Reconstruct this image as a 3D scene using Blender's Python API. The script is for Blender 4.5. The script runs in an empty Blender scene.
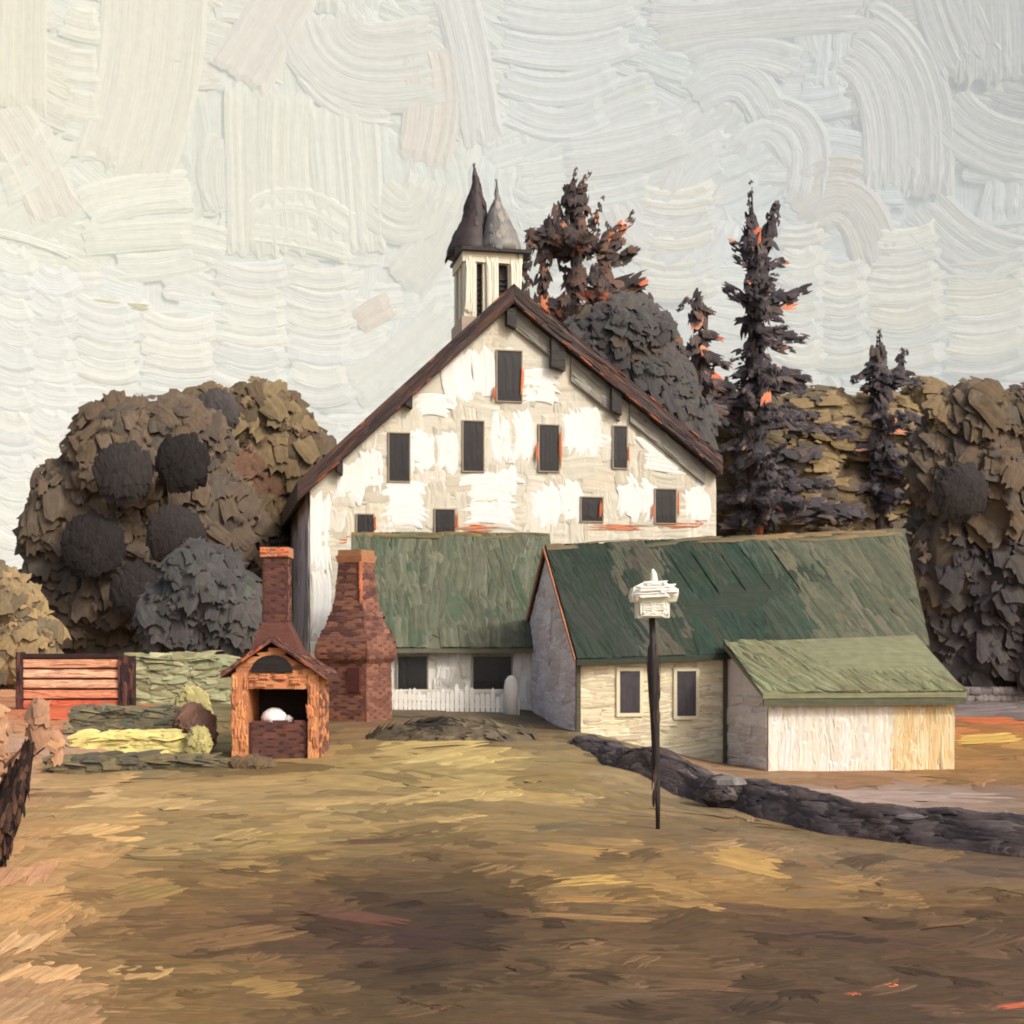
import bpy, math, random
from mathutils import Vector
import numpy as np

R = random.Random(11)
PI = math.pi
F = 1400.0          # focal length in pixels of the 1024 picture
HOR = 640.0         # horizon row
ZC = 3.4            # camera height

sc = bpy.context.scene
COL = sc.collection

# ------------------------------------------------------------------ helpers
def lin(c):
    c /= 255.0
    return c / 12.92 if c <= 0.04045 else ((c + 0.055) / 1.055) ** 2.4

def C(r, g, b, k=1.12):
    return tuple(min(0.9, lin(v) * k) for v in (r, g, b))

def jit(c, a=0.12, rnd=R):
    f = 1 + rnd.uniform(-a, a)
    h = rnd.uniform(-a, a) * 0.25
    return (min(.92, max(0, c[0] * (f + h))), min(.92, max(0, c[1] * f)), min(.92, max(0, c[2] * (f - h))))

def mixc(a, b, t):
    return tuple(a[i] * (1 - t) + b[i] * t for i in range(3))

def P(px, row, Y):
    return Vector(((px - 512) / F * Y, Y, ZC + (HOR - row) / F * Y))

class MB:
    def __init__(self, bris=0.1):
        self.v, self.f, self.c, self.uv = [], [], [], []
        self.bris = bris
    def vert(self, p, c, uv=(0, 0)):
        self.v.append((p[0], p[1], p[2])); self.c.append(c); self.uv.append(uv)
        return len(self.v) - 1
    def poly(self, pts, c, U=None):
        pts = [Vector(p) for p in pts]
        n = (pts[1] - pts[0]).cross(pts[2] - pts[0])
        if n.length < 1e-9: n = Vector((0, 0, 1))
        n.normalize()
        a = Vector((0, 0, 1)).cross(n)
        if a.length < .2: a = Vector((0, 1, 0))
        a.normalize(); b = n.cross(a)
        idx = [self.vert(p, c, (p.dot(b) / self.bris, p.dot(a) / self.bris)) for p in pts]
        self.f.append(idx)
    def solid(self, bot, top, c):
        # bot and top: matching loops (counter-clockwise seen from top)
        n = len(bot)
        self.poly(list(reversed(bot)), c); self.poly(top, c)
        for i in range(n):
            j = (i + 1) % n
            self.poly([bot[i], bot[j], top[j], top[i]], c)
    def box(self, o, u, v, w, c):
        o, u, v, w = map(Vector, (o, u, v, w))
        if u.cross(v).dot(w) < 0: u, v = v, u
        b = [o, o + u, o + u + v, o + v]
        self.solid(b, [p + w for p in b], c)
    def tube(self, pts, rads, c, seg=8, cj=0.1):
        pts = [Vector(p) for p in pts]
        rings = []
        L = 0
        for i, p in enumerate(pts):
            t = pts[min(i + 1, len(pts) - 1)] - pts[max(i - 1, 0)]
            t.normalize()
            a = t.cross(Vector((0.13, 1, 0.07))); a.normalize()
            b = t.cross(a)
            if i: L += (p - pts[i - 1]).length
            cc = jit(c, cj)
            rings.append([self.vert(p + (a * math.cos(2 * PI * k / seg) + b * math.sin(2 * PI * k / seg)) * rads[i], cc,
                                    (k * 3.0, L / self.bris)) for k in range(seg)])
        for i in range(len(rings) - 1):
            for k in range(seg):
                self.f.append([rings[i][k], rings[i][(k + 1) % seg], rings[i + 1][(k + 1) % seg], rings[i + 1][k]])
        self.f.append(list(reversed(rings[0]))); self.f.append(rings[-1])
    def loft(self, levels, seg, c, rot=0, cj=.1, tri=None):
        # levels: (cx, cy, z, rx, ry)
        rings = []
        for (cx, cy, z, rx, ry) in levels:
            cc = jit(c, cj)
            ring = []
            for k in range(seg):
                a = 2 * PI * (k + .5) / seg + rot
                ring.append(self.vert((cx + rx * math.cos(a), cy + ry * math.sin(a), z), cc, (a * 8, z / self.bris)))
            rings.append(ring)
        for i in range(len(rings) - 1):
            for k in range(seg):
                self.f.append([rings[i][k], rings[i][(k + 1) % seg], rings[i + 1][(k + 1) % seg], rings[i + 1][k]])
        self.f.append(list(reversed(rings[0]))); self.f.append(rings[-1])
    def dab(self, p, n, t, w, l, c, k=8, bulge=.18):
        # one irregular brush dab / leaf clump
        n = n.normalized(); t = (t - n * t.dot(n))
        if t.length < 1e-4: t = n.orthogonal()
        t.normalize(); s = n.cross(t)
        ce = self.vert(p + n * bulge * w, c, (p.x * 7 % 50, 0))
        ring = []
        ph = R.random() * 6.28
        u0 = R.random() * 40
        for i in range(k):
            a = ph + 2 * PI * i / k
            r = R.uniform(.68, 1.15)
            q = p + s * (math.cos(a) * w * .5 * r) + t * (math.sin(a) * l * .5 * r) - n * (w * R.uniform(0, .12))
            ring.append(self.vert(q, c, (u0 + math.cos(a) * w * .5 / self.bris, math.sin(a) * l * .5 / self.bris)))
        self.uv[ce] = (u0, 0)
        for i in range(k):
            self.f.append([ce, ring[i], ring[(i + 1) % k]])
    def stroke(self, surf, path, width, h, c, off=0.0, lanes=9, nseg=8, ragged=.10, lj=.05, clamp=None, wob=.04):
        # brush stroke of paint with bristle ridges lying on surf(u, v) -> (point, normal)
        P2 = [Vector((a[0], a[1])) for a in path]
        seglen = [(P2[i + 1] - P2[i]).length for i in range(len(P2) - 1)]
        tot = sum(seglen) or 1e-6
        def at(t):
            t = max(0, min(1, t)); d = t * tot
            if len(P2) == 3:
                a = P2[0] * (1 - t) ** 2 + (P2[1] * 2 - (P2[0] + P2[2]) * .5) * (2 * t * (1 - t)) + P2[2] * t * t
                return a
            for i, l in enumerate(seglen):
                if d <= l or i == len(seglen) - 1:
                    return P2[i].lerp(P2[i + 1], min(1, d / max(l, 1e-9)))
                d -= l
        rows = []
        prof = [R.uniform(.25, 1.0) for _ in range(lanes + 1)]
        prof[0] = prof[-1] = 0.0
        if lanes > 4:
            prof[1] = max(prof[1], .8); prof[-2] = max(prof[-2], .8)
        t0 = [R.uniform(0, ragged) for _ in range(lanes + 1)]
        t1 = [1 - R.uniform(0, ragged) for _ in range(lanes + 1)]
        lc = [jit(c, lj) for _ in range(lanes + 1)]
        u0 = R.uniform(0, 300); v0 = R.uniform(0, 300)
        wph = R.random() * 6
        o0, _ = surf(P2[0].x, P2[0].y); o1, _ = surf(P2[-1].x, P2[-1].y)
        mlen = max((o1 - o0).length, 1e-3); ratio = mlen / max((P2[-1] - P2[0]).length, 1e-6)
        for i in range(nseg + 1):
            row = []
            for j in range(lanes + 1):
                t = t0[j] + (t1[j] - t0[j]) * i / nseg
                p = at(t); e = at(min(1, t + .02)) - at(max(0, t - .02))
                if e.length < 1e-9: e = P2[-1] - P2[0]
                e.normalize()
                s = (j / lanes - .5) * width * (1 + wob * math.sin(wph + t * 5))
                q = Vector((p.x - e.y * s, p.y + e.x * s))
                if clamp: q = Vector(clamp(q.x, q.y))
                pt, n = surf(q.x, q.y)
                endf = 1.0 if 0 < i < nseg else 0.0
                if i == nseg - 1: endf = 1.35       # paint piles up where the brush lifts
                hh = off + h * prof[j] * endf * R.uniform(.85, 1.15)
                row.append(self.vert(pt + n * hh, lc[j], (u0 + s * ratio / self.bris, v0 + t * mlen / self.bris)))
            rows.append(row)
        # orientation check
        a, b, d = (Vector(self.v[rows[0][0]]), Vector(self.v[rows[-1][0]]), Vector(self.v[rows[0][-1]]))
        _, n = surf(P2[0].x, P2[0].y)
        flip = (b - a).cross(d - a).dot(n) < 0
        for i in range(nseg):
            for j in range(lanes):
                q = [rows[i][j], rows[i + 1][j], rows[i + 1][j + 1], rows[i][j + 1]]
                self.f.append(q[::-1] if flip else q)
    def bdab(self, p, n, t, w, l, c, lanes=5, nseg=3, lj=.06, bow=.12, rag=.3, curl=None):
        n = n.normalized(); t = t - n * t.dot(n)
        if t.length < 1e-4: t = n.orthogonal()
        t.normalize(); s = n.cross(t)
        P0 = Vector(p)
        curl = R.uniform(0, .25) / max(l, .01) if curl is None else curl
        surf = lambda a, b: (P0 + t * a + s * b - n * (curl * (a * a + b * b)), n)
        b = R.uniform(-bow, bow) * l
        self.stroke(surf, [(-l / 2, 0), (0, b), (l / 2, 0)], w, w * .045, c, 0, lanes, nseg, rag, lj, None, .1)
    def build(self, name, mat, parent=None, smooth=False):
        off = Vector((0, 0, 0)); p = parent
        while p is not None:
            off += p.location; p = p.parent
        me = bpy.data.meshes.new(name)
        me.from_pydata([(x - off.x, y - off.y, z - off.z) for x, y, z in self.v], [], self.f)
        ca = me.color_attributes.new('Col', 'FLOAT_COLOR', 'POINT')
        ca.data.foreach_set('color', [k for c in self.c for k in (c[0], c[1], c[2], 1.0)])
        uvl = me.uv_layers.new(name='Bristle')
        lv = np.empty(len(me.loops), dtype=np.int32); me.loops.foreach_get('vertex_index', lv)
        uva = np.array(self.uv, dtype=np.float32)[lv]
        uvl.data.foreach_set('uv', uva.ravel())
        me.materials.append(mat)
        if smooth:
            me.polygons.foreach_set('use_smooth', [True] * len(me.polygons))
        o = bpy.data.objects.new(name, me); COL.objects.link(o)
        o.parent = parent
        return o

def rdir():
    while True:
        v = Vector((R.gauss(0, 1), R.gauss(0, 1), R.gauss(0, 1)))
        if v.length > .1: return v.normalized()

def tag(o, label=None, cat=None, group=None, kind=None):
    if label: o['label'] = label
    if cat: o['category'] = cat
    if group: o['group'] = group
    if kind: o['kind'] = kind
    return o

def thing(name, loc, label, cat, group=None):
    o = bpy.data.objects.new(name, None); COL.objects.link(o)
    o.location = loc; o.empty_display_size = .3
    return tag(o, label, cat, group)

# ------------------------------------------------------------------ materials
def paint(name, rough=.55, bump=.5, dist=.02, var=.10, bscale=.45, stretch=.05, spec=.35, emit=0.0, dif=1.0):
    m = bpy.data.materials.new(name); m.use_nodes = True
    nt = m.node_tree; N = nt.nodes; L = nt.links
    bs = N['Principled BSDF']
    at = N.new('ShaderNodeAttribute'); at.attribute_name = 'Col'
    uv = N.new('ShaderNodeUVMap'); uv.uv_map = 'Bristle'
    mp = N.new('ShaderNodeMapping'); mp.inputs['Scale'].default_value = (bscale, bscale * stretch, 1)
    L.new(uv.outputs[0], mp.inputs[0])
    n1 = N.new('ShaderNodeTexNoise'); n1.inputs['Scale'].default_value = 1.0; n1.inputs['Detail'].default_value = 4; n1.inputs['Roughness'].default_value = .6
    L.new(mp.outputs[0], n1.inputs['Vector'])
    n2 = N.new('ShaderNodeTexNoise'); n2.inputs['Scale'].default_value = .13; n2.inputs['Detail'].default_value = 5
    L.new(uv.outputs[0], n2.inputs['Vector'])
    # colour: attribute times streak and blotch variation of the pigment
    mr = N.new('ShaderNodeMapRange'); mr.inputs[1].default_value = .3; mr.inputs[2].default_value = .7
    mr.inputs[3].default_value = 1 - var; mr.inputs[4].default_value = 1 + var
    L.new(n1.outputs[0], mr.inputs[0])
    mr2 = N.new('ShaderNodeMapRange'); mr2.inputs[1].default_value = .3; mr2.inputs[2].default_value = .7
    mr2.inputs[3].default_value = 1 - var; mr2.inputs[4].default_value = 1 + var
    L.new(n2.outputs[0], mr2.inputs[0])
    mu = N.new('ShaderNodeMath'); mu.operation = 'MULTIPLY'
    L.new(mr.outputs[0], mu.inputs[0]); L.new(mr2.outputs[0], mu.inputs[1])
    vm = N.new('ShaderNodeVectorMath'); vm.operation = 'SCALE'
    L.new(at.outputs['Color'], vm.inputs[0]); L.new(mu.outputs[0], vm.inputs['Scale'])
    if dif < 1:
        vd = N.new('ShaderNodeVectorMath'); vd.operation = 'SCALE'; vd.inputs['Scale'].default_value = dif
        L.new(vm.outputs[0], vd.inputs[0]); L.new(vd.outputs[0], bs.inputs['Base Color'])
    else:
        L.new(vm.outputs[0], bs.inputs['Base Color'])
    bs.inputs['Roughness'].default_value = rough
    bs.inputs['Specular IOR Level'].default_value = spec
    b = N.new('ShaderNodeBump'); b.inputs['Strength'].default_value = bump; b.inputs['Distance'].default_value = dist
    L.new(n1.outputs[0], b.inputs['Height'])
    L.new(b.outputs[0], bs.inputs['Normal'])
    if emit:
        L.new(vm.outputs[0], bs.inputs['Emission Color']); bs.inputs['Emission Strength'].default_value = emit
    return m

M_SKY = paint('sky_paint', .8, .6, .22, .03, .42, .04, .1, emit=.55, dif=.45)
M_GROUND = paint('ground_paint', .7, .6, .05, .13, .45, .05, .2)
M_WALL = paint('wall_paint', .6, .4, .04, .04, .45, .05, .25)
M_ROOF = paint('roof_paint', .6, .6, .05, .14, .40, .04, .3)
M_DARK = paint('dark_paint', .55, .5, .04, .18, .45, .06, .3)
M_BRICK = paint('brick_paint', .75, .5, .03, .12, .40, .15, .2)
M_WOOD = paint('wood_paint', .7, .6, .03, .16, .45, .05, .2)
M_LEAF = paint('foliage_paint', .8, .35, .05, .14, .35, .12, .15)
M_BARK = paint('bark_paint', .85, .7, .05, .25, .5, .1, .1)
M_STONE = paint('stone_paint', .8, .6, .03, .25, .3, .3, .2)
M_GLASS = paint('pane_dark', .4, .2, .02, .2, .3, .1, .5)

# ------------------------------------------------------------------ terrain
CP = [(512,1024,12),(100,1024,12),(300,1030,12),(60,985,12.5),(0,868,18),(960,1024,12.5),(760,1026,12),(657,831,22),(300,830,22),(450,828,22),
      (860,905,19),(275,760,36),(200,765,35),(80,782,33),(75,706,45),(20,712,45),(125,735,38),(130,760,35.5),(355,720,42),(450,714,44),
      (550,729,42),(480,742,38),(580,731,41),(655,750,41.5),(725,769,41.8),(760,772,38.6),(850,771,39),(950,770,39.7),(720,802,32),
      (640,775,35),(1024,858,24),(870,835,27),(1000,722,52),(985,702,60),(850,790,35),(990,792,35),(600,762,34),(450,709,46.8),(385,709,46),
      (200,690,52),(40,685,58),(560,690,58),(1000,690,70),(800,680,80),(300,680,80),(-300,680,60),(1400,690,60),(-300,820,24),(1500,860,24),
      (500,662,130),(0,664,130),(1024,664,130),(1900,664,120),(-900,664,120)]
CPW = np.array([tuple(P(*c)) for c in CP] + [(0,0,0.1),(12,2,0),(-12,2,.3),(0,-40,0),(60,-20,0),(-60,-20,0)])
GX = np.concatenate([np.arange(-170,-30,5), np.arange(-30,30,.5), np.arange(30,171,5)])
GY = np.concatenate([np.arange(-60,6,4), np.arange(6,60,.5), np.arange(60,172,4)])
gx, gy = np.meshgrid(GX, GY)
num = np.zeros_like(gx); den = np.zeros_like(gx)
for (x, y, z) in CPW:
    d2 = (gx - x) ** 2 + (gy - y) ** 2
    w = 1 / (d2 + 3.0) ** 2
    num += w * z; den += w
GZ = num / den

def g(x, y):
    x = min(max(x, GX[0]), GX[-1] - 1e-6); y = min(max(y, GY[0]), GY[-1] - 1e-6)
    i = int(np.searchsorted(GX, x, 'right')) - 1; j = int(np.searchsorted(GY, y, 'right')) - 1
    a = (x - GX[i]) / (GX[i + 1] - GX[i]); b = (y - GY[j]) / (GY[j + 1] - GY[j])
    return float(GZ[j, i] * (1 - a) * (1 - b) + GZ[j, i + 1] * a * (1 - b) + GZ[j + 1, i] * (1 - a) * b + GZ[j + 1, i + 1] * a * b)

def ground_hit(px, row):
    dx = (px - 512) / F; dz = (HOR - row) / F
    Y = 8.0; st = .15
    while Y < 150:
        if ZC + dz * Y <= g(dx * Y, Y): return Vector((dx * Y, Y, g(dx * Y, Y)))
        Y += st
    return Vector((dx * 150, 150, g(dx * 150, 150)))

def topix(x, y, z):
    y = max(y, 1.0)
    return 512 + F * x / y, HOR - F * (z - ZC) / y

def surf_ground(x, y):
    e = .4
    n = Vector((g(x - e, y) - g(x + e, y), g(x, y - e) - g(x, y + e), 2 * e)); n.normalize()
    return Vector((x, y, g(x, y))), n

# colour of the ground, patch by patch (bare earth, dry grass, path, painted-in foreground shadow)
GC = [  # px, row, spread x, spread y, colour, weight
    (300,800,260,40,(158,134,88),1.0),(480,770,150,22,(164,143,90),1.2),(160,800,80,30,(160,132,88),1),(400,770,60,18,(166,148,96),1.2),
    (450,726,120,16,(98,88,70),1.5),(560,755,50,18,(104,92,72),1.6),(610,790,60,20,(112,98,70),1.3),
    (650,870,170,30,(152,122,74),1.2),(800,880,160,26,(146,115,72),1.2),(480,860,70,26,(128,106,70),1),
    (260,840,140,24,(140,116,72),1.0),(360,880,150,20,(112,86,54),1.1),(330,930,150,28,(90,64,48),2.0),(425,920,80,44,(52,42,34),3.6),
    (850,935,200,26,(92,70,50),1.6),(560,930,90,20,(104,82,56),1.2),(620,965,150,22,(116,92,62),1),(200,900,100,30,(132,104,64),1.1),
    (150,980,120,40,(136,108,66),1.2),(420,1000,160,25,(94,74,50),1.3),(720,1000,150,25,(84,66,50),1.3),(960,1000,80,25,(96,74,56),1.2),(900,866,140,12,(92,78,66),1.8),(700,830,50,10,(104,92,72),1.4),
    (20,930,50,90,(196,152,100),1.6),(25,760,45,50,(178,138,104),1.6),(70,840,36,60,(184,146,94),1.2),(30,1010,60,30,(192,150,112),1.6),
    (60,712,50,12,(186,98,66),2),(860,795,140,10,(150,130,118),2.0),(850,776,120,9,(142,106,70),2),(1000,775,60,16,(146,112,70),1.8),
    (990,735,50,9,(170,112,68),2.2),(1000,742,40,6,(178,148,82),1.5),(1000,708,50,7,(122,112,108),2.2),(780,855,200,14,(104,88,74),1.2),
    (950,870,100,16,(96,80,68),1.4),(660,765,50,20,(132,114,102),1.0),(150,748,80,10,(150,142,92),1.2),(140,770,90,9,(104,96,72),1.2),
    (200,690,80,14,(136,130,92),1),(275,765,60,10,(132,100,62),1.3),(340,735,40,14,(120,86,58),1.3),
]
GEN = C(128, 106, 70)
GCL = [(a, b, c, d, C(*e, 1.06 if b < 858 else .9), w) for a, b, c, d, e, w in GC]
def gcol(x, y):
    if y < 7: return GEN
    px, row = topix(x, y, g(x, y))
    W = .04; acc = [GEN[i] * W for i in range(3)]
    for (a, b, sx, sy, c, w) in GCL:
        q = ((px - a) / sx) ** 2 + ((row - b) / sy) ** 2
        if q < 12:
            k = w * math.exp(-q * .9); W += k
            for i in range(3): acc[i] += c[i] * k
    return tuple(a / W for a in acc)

gm = MB(.03)
base = {}
for j, y in enumerate(GY):
    for i, x in enumerate(GX):
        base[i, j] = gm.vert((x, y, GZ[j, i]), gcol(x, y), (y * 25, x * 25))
for j in range(len(GY) - 1):
    for i in range(len(GX) - 1):
        gm.f.append([base[i, j], base[i + 1, j], base[i + 1, j + 1], base[i, j + 1]])

def gstroke(px0, row0, px1, row1, wpx, col, h=.03, off=.02, lanes=8, bow=0):
    a = ground_hit(px0, row0); b = ground_hit(px1, row1)
    Y = (a.y + b.y) / 2
    up = ground_hit((px0 + px1) / 2, (row0 + row1) / 2 - wpx / 2); dn = ground_hit((px0 + px1) / 2, (row0 + row1) / 2 + wpx / 2)
    w = abs(up.y - dn.y)
    w = min(w, 6.0)
    m = (a + b) / 2; m.y += bow
    L = (b - a).length
    gm.bris = .0022 * Y
    gm.stroke(surf_ground, [(a.x, a.y), (m.x, m.y), (b.x, b.y)], max(w, .08), h * .5 * Y / 25, col, off * .4 * Y / 25, lanes, max(5, min(16, int(L / .4))), .34, .10)

# random covering strokes, far to near
marks = []
for _ in range(1500):
    row = 662 + (1060 - 662) * R.random() ** .8
    px = R.uniform(-120, 1150)
    marks.append((row, px))
marks.sort()
for k, (row, px) in enumerate(marks):
    p = ground_hit(px, row)
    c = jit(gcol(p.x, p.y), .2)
    ln = R.uniform(40, 130) * (0.65 + (row - 660) / 420); w = R.uniform(7, 14) + (row - 660) * .04
    tilt = R.uniform(-.09, .07)
    if px < 110 and row > 740:
        tilt = R.uniform(-.9, .2); ln *= .4; w *= .9
    if px > 560 and 700 < row < 830: tilt += .1
    gstroke(px - ln / 2, row - tilt * ln / 2, px + ln / 2, row + tilt * ln / 2, w, c, R.uniform(.015, .04), R.uniform(.012, .03), bow=R.uniform(-.15, .15))
for _ in range(170):
    row = R.uniform(752, 1015); px = R.uniform(60, 1000)
    if px > 600 and row < 840: continue
    p = ground_hit(px, row); c = gcol(p.x, p.y); f = R.choice([.62, .74, 1.22, 1.35])
    ln = R.uniform(24, 80); tl = R.uniform(-.28, .22)
    gstroke(px - ln / 2, row - tl * ln / 2, px + ln / 2, row + tl * ln / 2, R.uniform(5, 15), jit(tuple(v * f for v in c), .08), .06, .04, 9, bow=R.uniform(-.3, .3))
# particular strokes seen in the grass, some dark ones painting in shadow
for (a, b, c2, d, w, col) in [
    (360,752,500,742,8,(176,154,100)),(395,768,520,748,14,(172,150,96)),(330,775,420,790,22,(160,136,88)),(200,800,380,792,20,(160,134,90)),
    (80,797,130,795,18,(196,164,114)),(220,845,330,842,16,(146,124,70)),(210,870,280,868,12,(150,122,74)),(320,846,420,842,5,(92,72,52)),
    (360,862,460,872,12,(98,78,56)),(300,908,420,930,8,(98,66,54)),(330,935,470,945,20,(64,46,40)),(160,950,300,930,18,(120,92,60)),
    (520,906,690,902,5,(146,112,66)),(512,915,680,925,4,(136,106,70)),(720,925,960,950,14,(84,62,50)),(690,905,800,915,10,(98,74,54)),
    (520,890,640,880,10,(170,140,80)),(512,845,640,862,10,(156,126,76)),(690,850,800,872,24,(160,130,78)),(800,880,900,890,16,(148,116,70)),
    (878,989,902,990,3,(206,112,70)),(848,996,858,998,2,(170,96,66)),(990,1012,1040,1006,7,(176,92,66)),(975,848,1000,852,10,(140,126,118)),
    (405,818,440,812,3,(196,172,132)),(945,742,1024,738,9,(190,160,88)),(955,712,1030,708,8,(118,108,108)),
    (950,722,1030,722,7,(188,104,66)),(770,792,1030,800,9,(164,142,130)),(620,748,720,785,10,(146,124,112)),(22,716,108,714,9,(200,98,66)),
    (515,830,600,825,5,(106,94,70)),(175,812,220,806,8,(166,138,98)),(80,842,105,836,14,(206,166,108)),(20,990,70,960,20,(206,162,112)),
    (10,890,34,862,12,(190,142,104)),(0,960,40,930,14,(198,160,114)),(120,985,160,965,16,(176,142,92)),(240,995,300,985,20,(140,112,66)),
    (0,700,40,690,24,(190,142,104)),(45,735,75,760,26,(168,134,114)),(560,1000,700,996,14,(96,78,58)),(640,985,760,990,10,(112,84,60)),
    (110,905,190,880,16,(134,112,66)),(470,800,560,792,14,(166,140,88)),(540,780,600,800,16,(134,116,76)),(660,790,760,820,12,(120,104,76))]:
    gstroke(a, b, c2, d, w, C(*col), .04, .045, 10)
ground = gm.build('ground', M_GROUND)
tag(ground, kind='structure')

# ------------------------------------------------------------------ sky: a painted dome wall far behind everything
RS = 160.0
def surf_sky(u, v):     # u, v: picture-like angles (arc pixels), row measured on the axis
    th = (u - 512) / F
    return Vector((RS * math.sin(th), RS * math.cos(th), ZC + (HOR - v) / F * RS)), Vector((-math.sin(th), -math.cos(th), 0))
def sk(px, row):
    th = math.atan((px - 512) / F)
    return (512 + F * th, HOR - (HOR - row) / math.cos(th))
def skycol(u, v):
    t = min(1, max(0, (u - 150) / 600))
    c = mixc((223, 223, 210), (216, 219, 216), t)
    if u > 850 and v < 180: c = mixc(c, (202, 201, 197), .7)
    if v > 280: c = mixc(c, (226, 226, 219), .6)
    d = ((u - 190) / 70) ** 2 + ((v - 40) / 90) ** 2
    if d < 1: c = mixc(c, (218, 208, 196), .5 * (1 - d))
    d = ((u - 30) / 90) ** 2 + ((v - 110) / 80) ** 2
    if d < 1: c = mixc(c, (216, 209, 190), .5 * (1 - d))
    return C(c[0] - 4, c[1] - 1, c[2] + 1, .97)
sm = MB(RS / F)
NU, NV = 64, 12
grid = {}
for i in range(NU + 1):
    for j in range(NV + 1):
        u = 512 + F * math.radians(-58 + 116 * i / NU); v = 700 - j * 78
        p, n = surf_sky(u, v)
        grid[i, j] = sm.vert(p, skycol(u, v), (u, v))
for i in range(NU):
    for j in range(NV):
        sm.f.append([grid[i, j], grid[i + 1, j], grid[i + 1, j + 1], grid[i, j + 1]])
def sstroke(path, w, c, h=.42, off=.3, lanes=None):
    ln = sum(math.dist(path[i], path[i + 1]) for i in range(len(path) - 1))
    lanes = lanes or max(6, int(w / 4.2))
    sm.stroke(surf_sky, path, w, h * .34, c, off * .8, lanes, max(5, min(14, int(ln / 10))), .07, .035)
# coarse strokes all round
for _ in range(420):
    th = R.uniform(-57, 57)
    u = 512 + F * math.radians(th); v = R.uniform(-230, 680)
    a = R.choice([0, 0, PI / 2, PI / 2, .5, -.6, 1.1]) + R.uniform(-.2, .2)
    l = R.uniform(90, 170)
    sstroke([(u - math.cos(a) * l / 2, v - math.sin(a) * l / 2), (u + R.uniform(-20, 20), v + R.uniform(-20, 20)), (u + math.cos(a) * l / 2, v + math.sin(a) * l / 2)],
            R.uniform(50, 110), jit(skycol(u, v), .05), off=R.uniform(.1, .3), lanes=10)
# finer strokes where the picture looks
for _ in range(520):
    px = R.uniform(-60, 1084); row = R.uniform(-60, 660)
    cell = (int(px // 130) * 7 + int(row // 110) * 13)
    a = [0.05, 1.5, .35, 1.4, -.5, 0, 1.1, .2, -.25, 1.62, .6][cell % 11] + R.uniform(-.18, .18)
    if row > 270: a = R.uniform(-.25, .25)
    l = R.uniform(45, 105); w = R.uniform(26, 58)
    u, v = sk(px, row)
    bow = R.uniform(-9, 9)
    sstroke([(u - math.cos(a) * l / 2, v - math.sin(a) * l / 2), (u - math.sin(a) * bow, v + math.cos(a) * bow), (u + math.cos(a) * l / 2, v + math.sin(a) * l / 2)],
            w, jit(skycol(u, v), .045), R.uniform(.3, .5), R.uniform(.3, .5))
for (path, w, c) in [
    ([(20,-10),(16,90),(14,180)],56,(222,214,192)),([(-10,40),(30,22),(64,-6)],44,(214,212,202)),([(155,-10),(148,110),(118,214)],96,(226,220,202)),
    ([(64,40),(82,38),(102,36)],36,(226,222,204)),([(64,78),(84,80),(102,76)],34,(228,224,206)),([(64,118),(84,118),(102,114)],34,(228,224,208)),([(64,152),(84,154),(102,150)],30,(228,224,206)),
    ([(300,-12),(262,60),(236,104)],60,(222,214,202)),([(270,104),(268,190),(272,272)],84,(225,222,206)),([(340,106),(346,190),(352,262)],72,(226,224,210)),
    ([(318,24),(352,72),(444,60)],92,(219,216,207)),([(302,84),(340,116),(394,122)],20,(226,224,214)),([(425,50),(432,110),(420,170)],56,(222,212,198)),
    ([(452,-10),(470,60),(482,150)],44,(218,216,210)),
    ([(82,250),(130,228),(194,214)],42,(232,230,214)),([(80,276),(136,264),(196,254)],30,(230,228,212)),([(244,236),(296,212),(358,240)],32,(233,231,217)),([(240,248),(300,250),(354,262)],22,(231,229,215)),
    ([(84,330),(116,330),(150,330)],6,(196,186,150)),([(-8,282),(30,284),(74,292)],8,(232,230,218)),
    ([(0,172),(30,210),(60,262)],50,(224,216,200)),([(0,240),(30,220),(60,180)],40,(226,222,208)),
    ([(348,398),(398,360),(456,306)],40,(224,223,212)),([(356,330),(372,318),(392,306)],26,(222,206,190)),([(400,290),(430,250),(450,200)],50,(222,220,208)),([(370,200),(410,220),(440,180)],60,(223,220,206)),
    ([(496,8),(570,22),(640,10)],34,(218,220,216)),([(494,44),(570,56),(636,42)],34,(217,220,217)),([(500,78),(560,92),(620,74)],32,(219,221,218)),([(510,110),(560,128),(610,112)],34,(218,219,216)),
    ([(640,18),(740,28),(850,12)],26,(214,212,208)),([(650,44),(750,42),(872,54)],36,(213,212,207)),([(690,78),(740,70),(800,92)],36,(216,216,212)),
    ([(690,110),(740,96),(770,140)],40,(216,217,214)),([(760,130),(806,160),(800,230)],40,(219,219,216)),([(730,170),(768,150),(796,190)],26,(222,222,219)),
    ([(852,70),(900,130),(906,232)],82,(216,215,208)),([(905,92),(932,160),(926,240)],40,(210,209,204)),
    ([(940,150),(980,190),(1034,214)],56,(210,209,204)),([(920,240),(970,290),(1034,316)],58,(218,217,210)),([(990,-10),(1002,70),(1004,150)],90,(202,201,197)),([(930,-10),(946,60),(976,130)],60,(205,203,199)),
    ([(800,240),(850,230),(880,300)],50,(218,212,202)),([(796,210),(830,196),(860,206)],34,(216,208,198)),
    ([(560,160),(620,156),(690,140)],50,(218,218,214)),([(630,200),(660,230),(700,180)],60,(219,217,211)),([(640,270),(680,240),(720,230)],50,(221,220,216)),([(690,290),(710,260),(730,230)],34,(226,226,224))]:
    sstroke([sk(*p) for p in path], w, C(*[a_ + b_ for a_, b_ in zip(mixc(c, mixc((223, 223, 210), (216, 219, 216), min(1, path[0][0] / 800)), .42), (-4, -1, 1))], .97), .42, .62)
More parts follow.
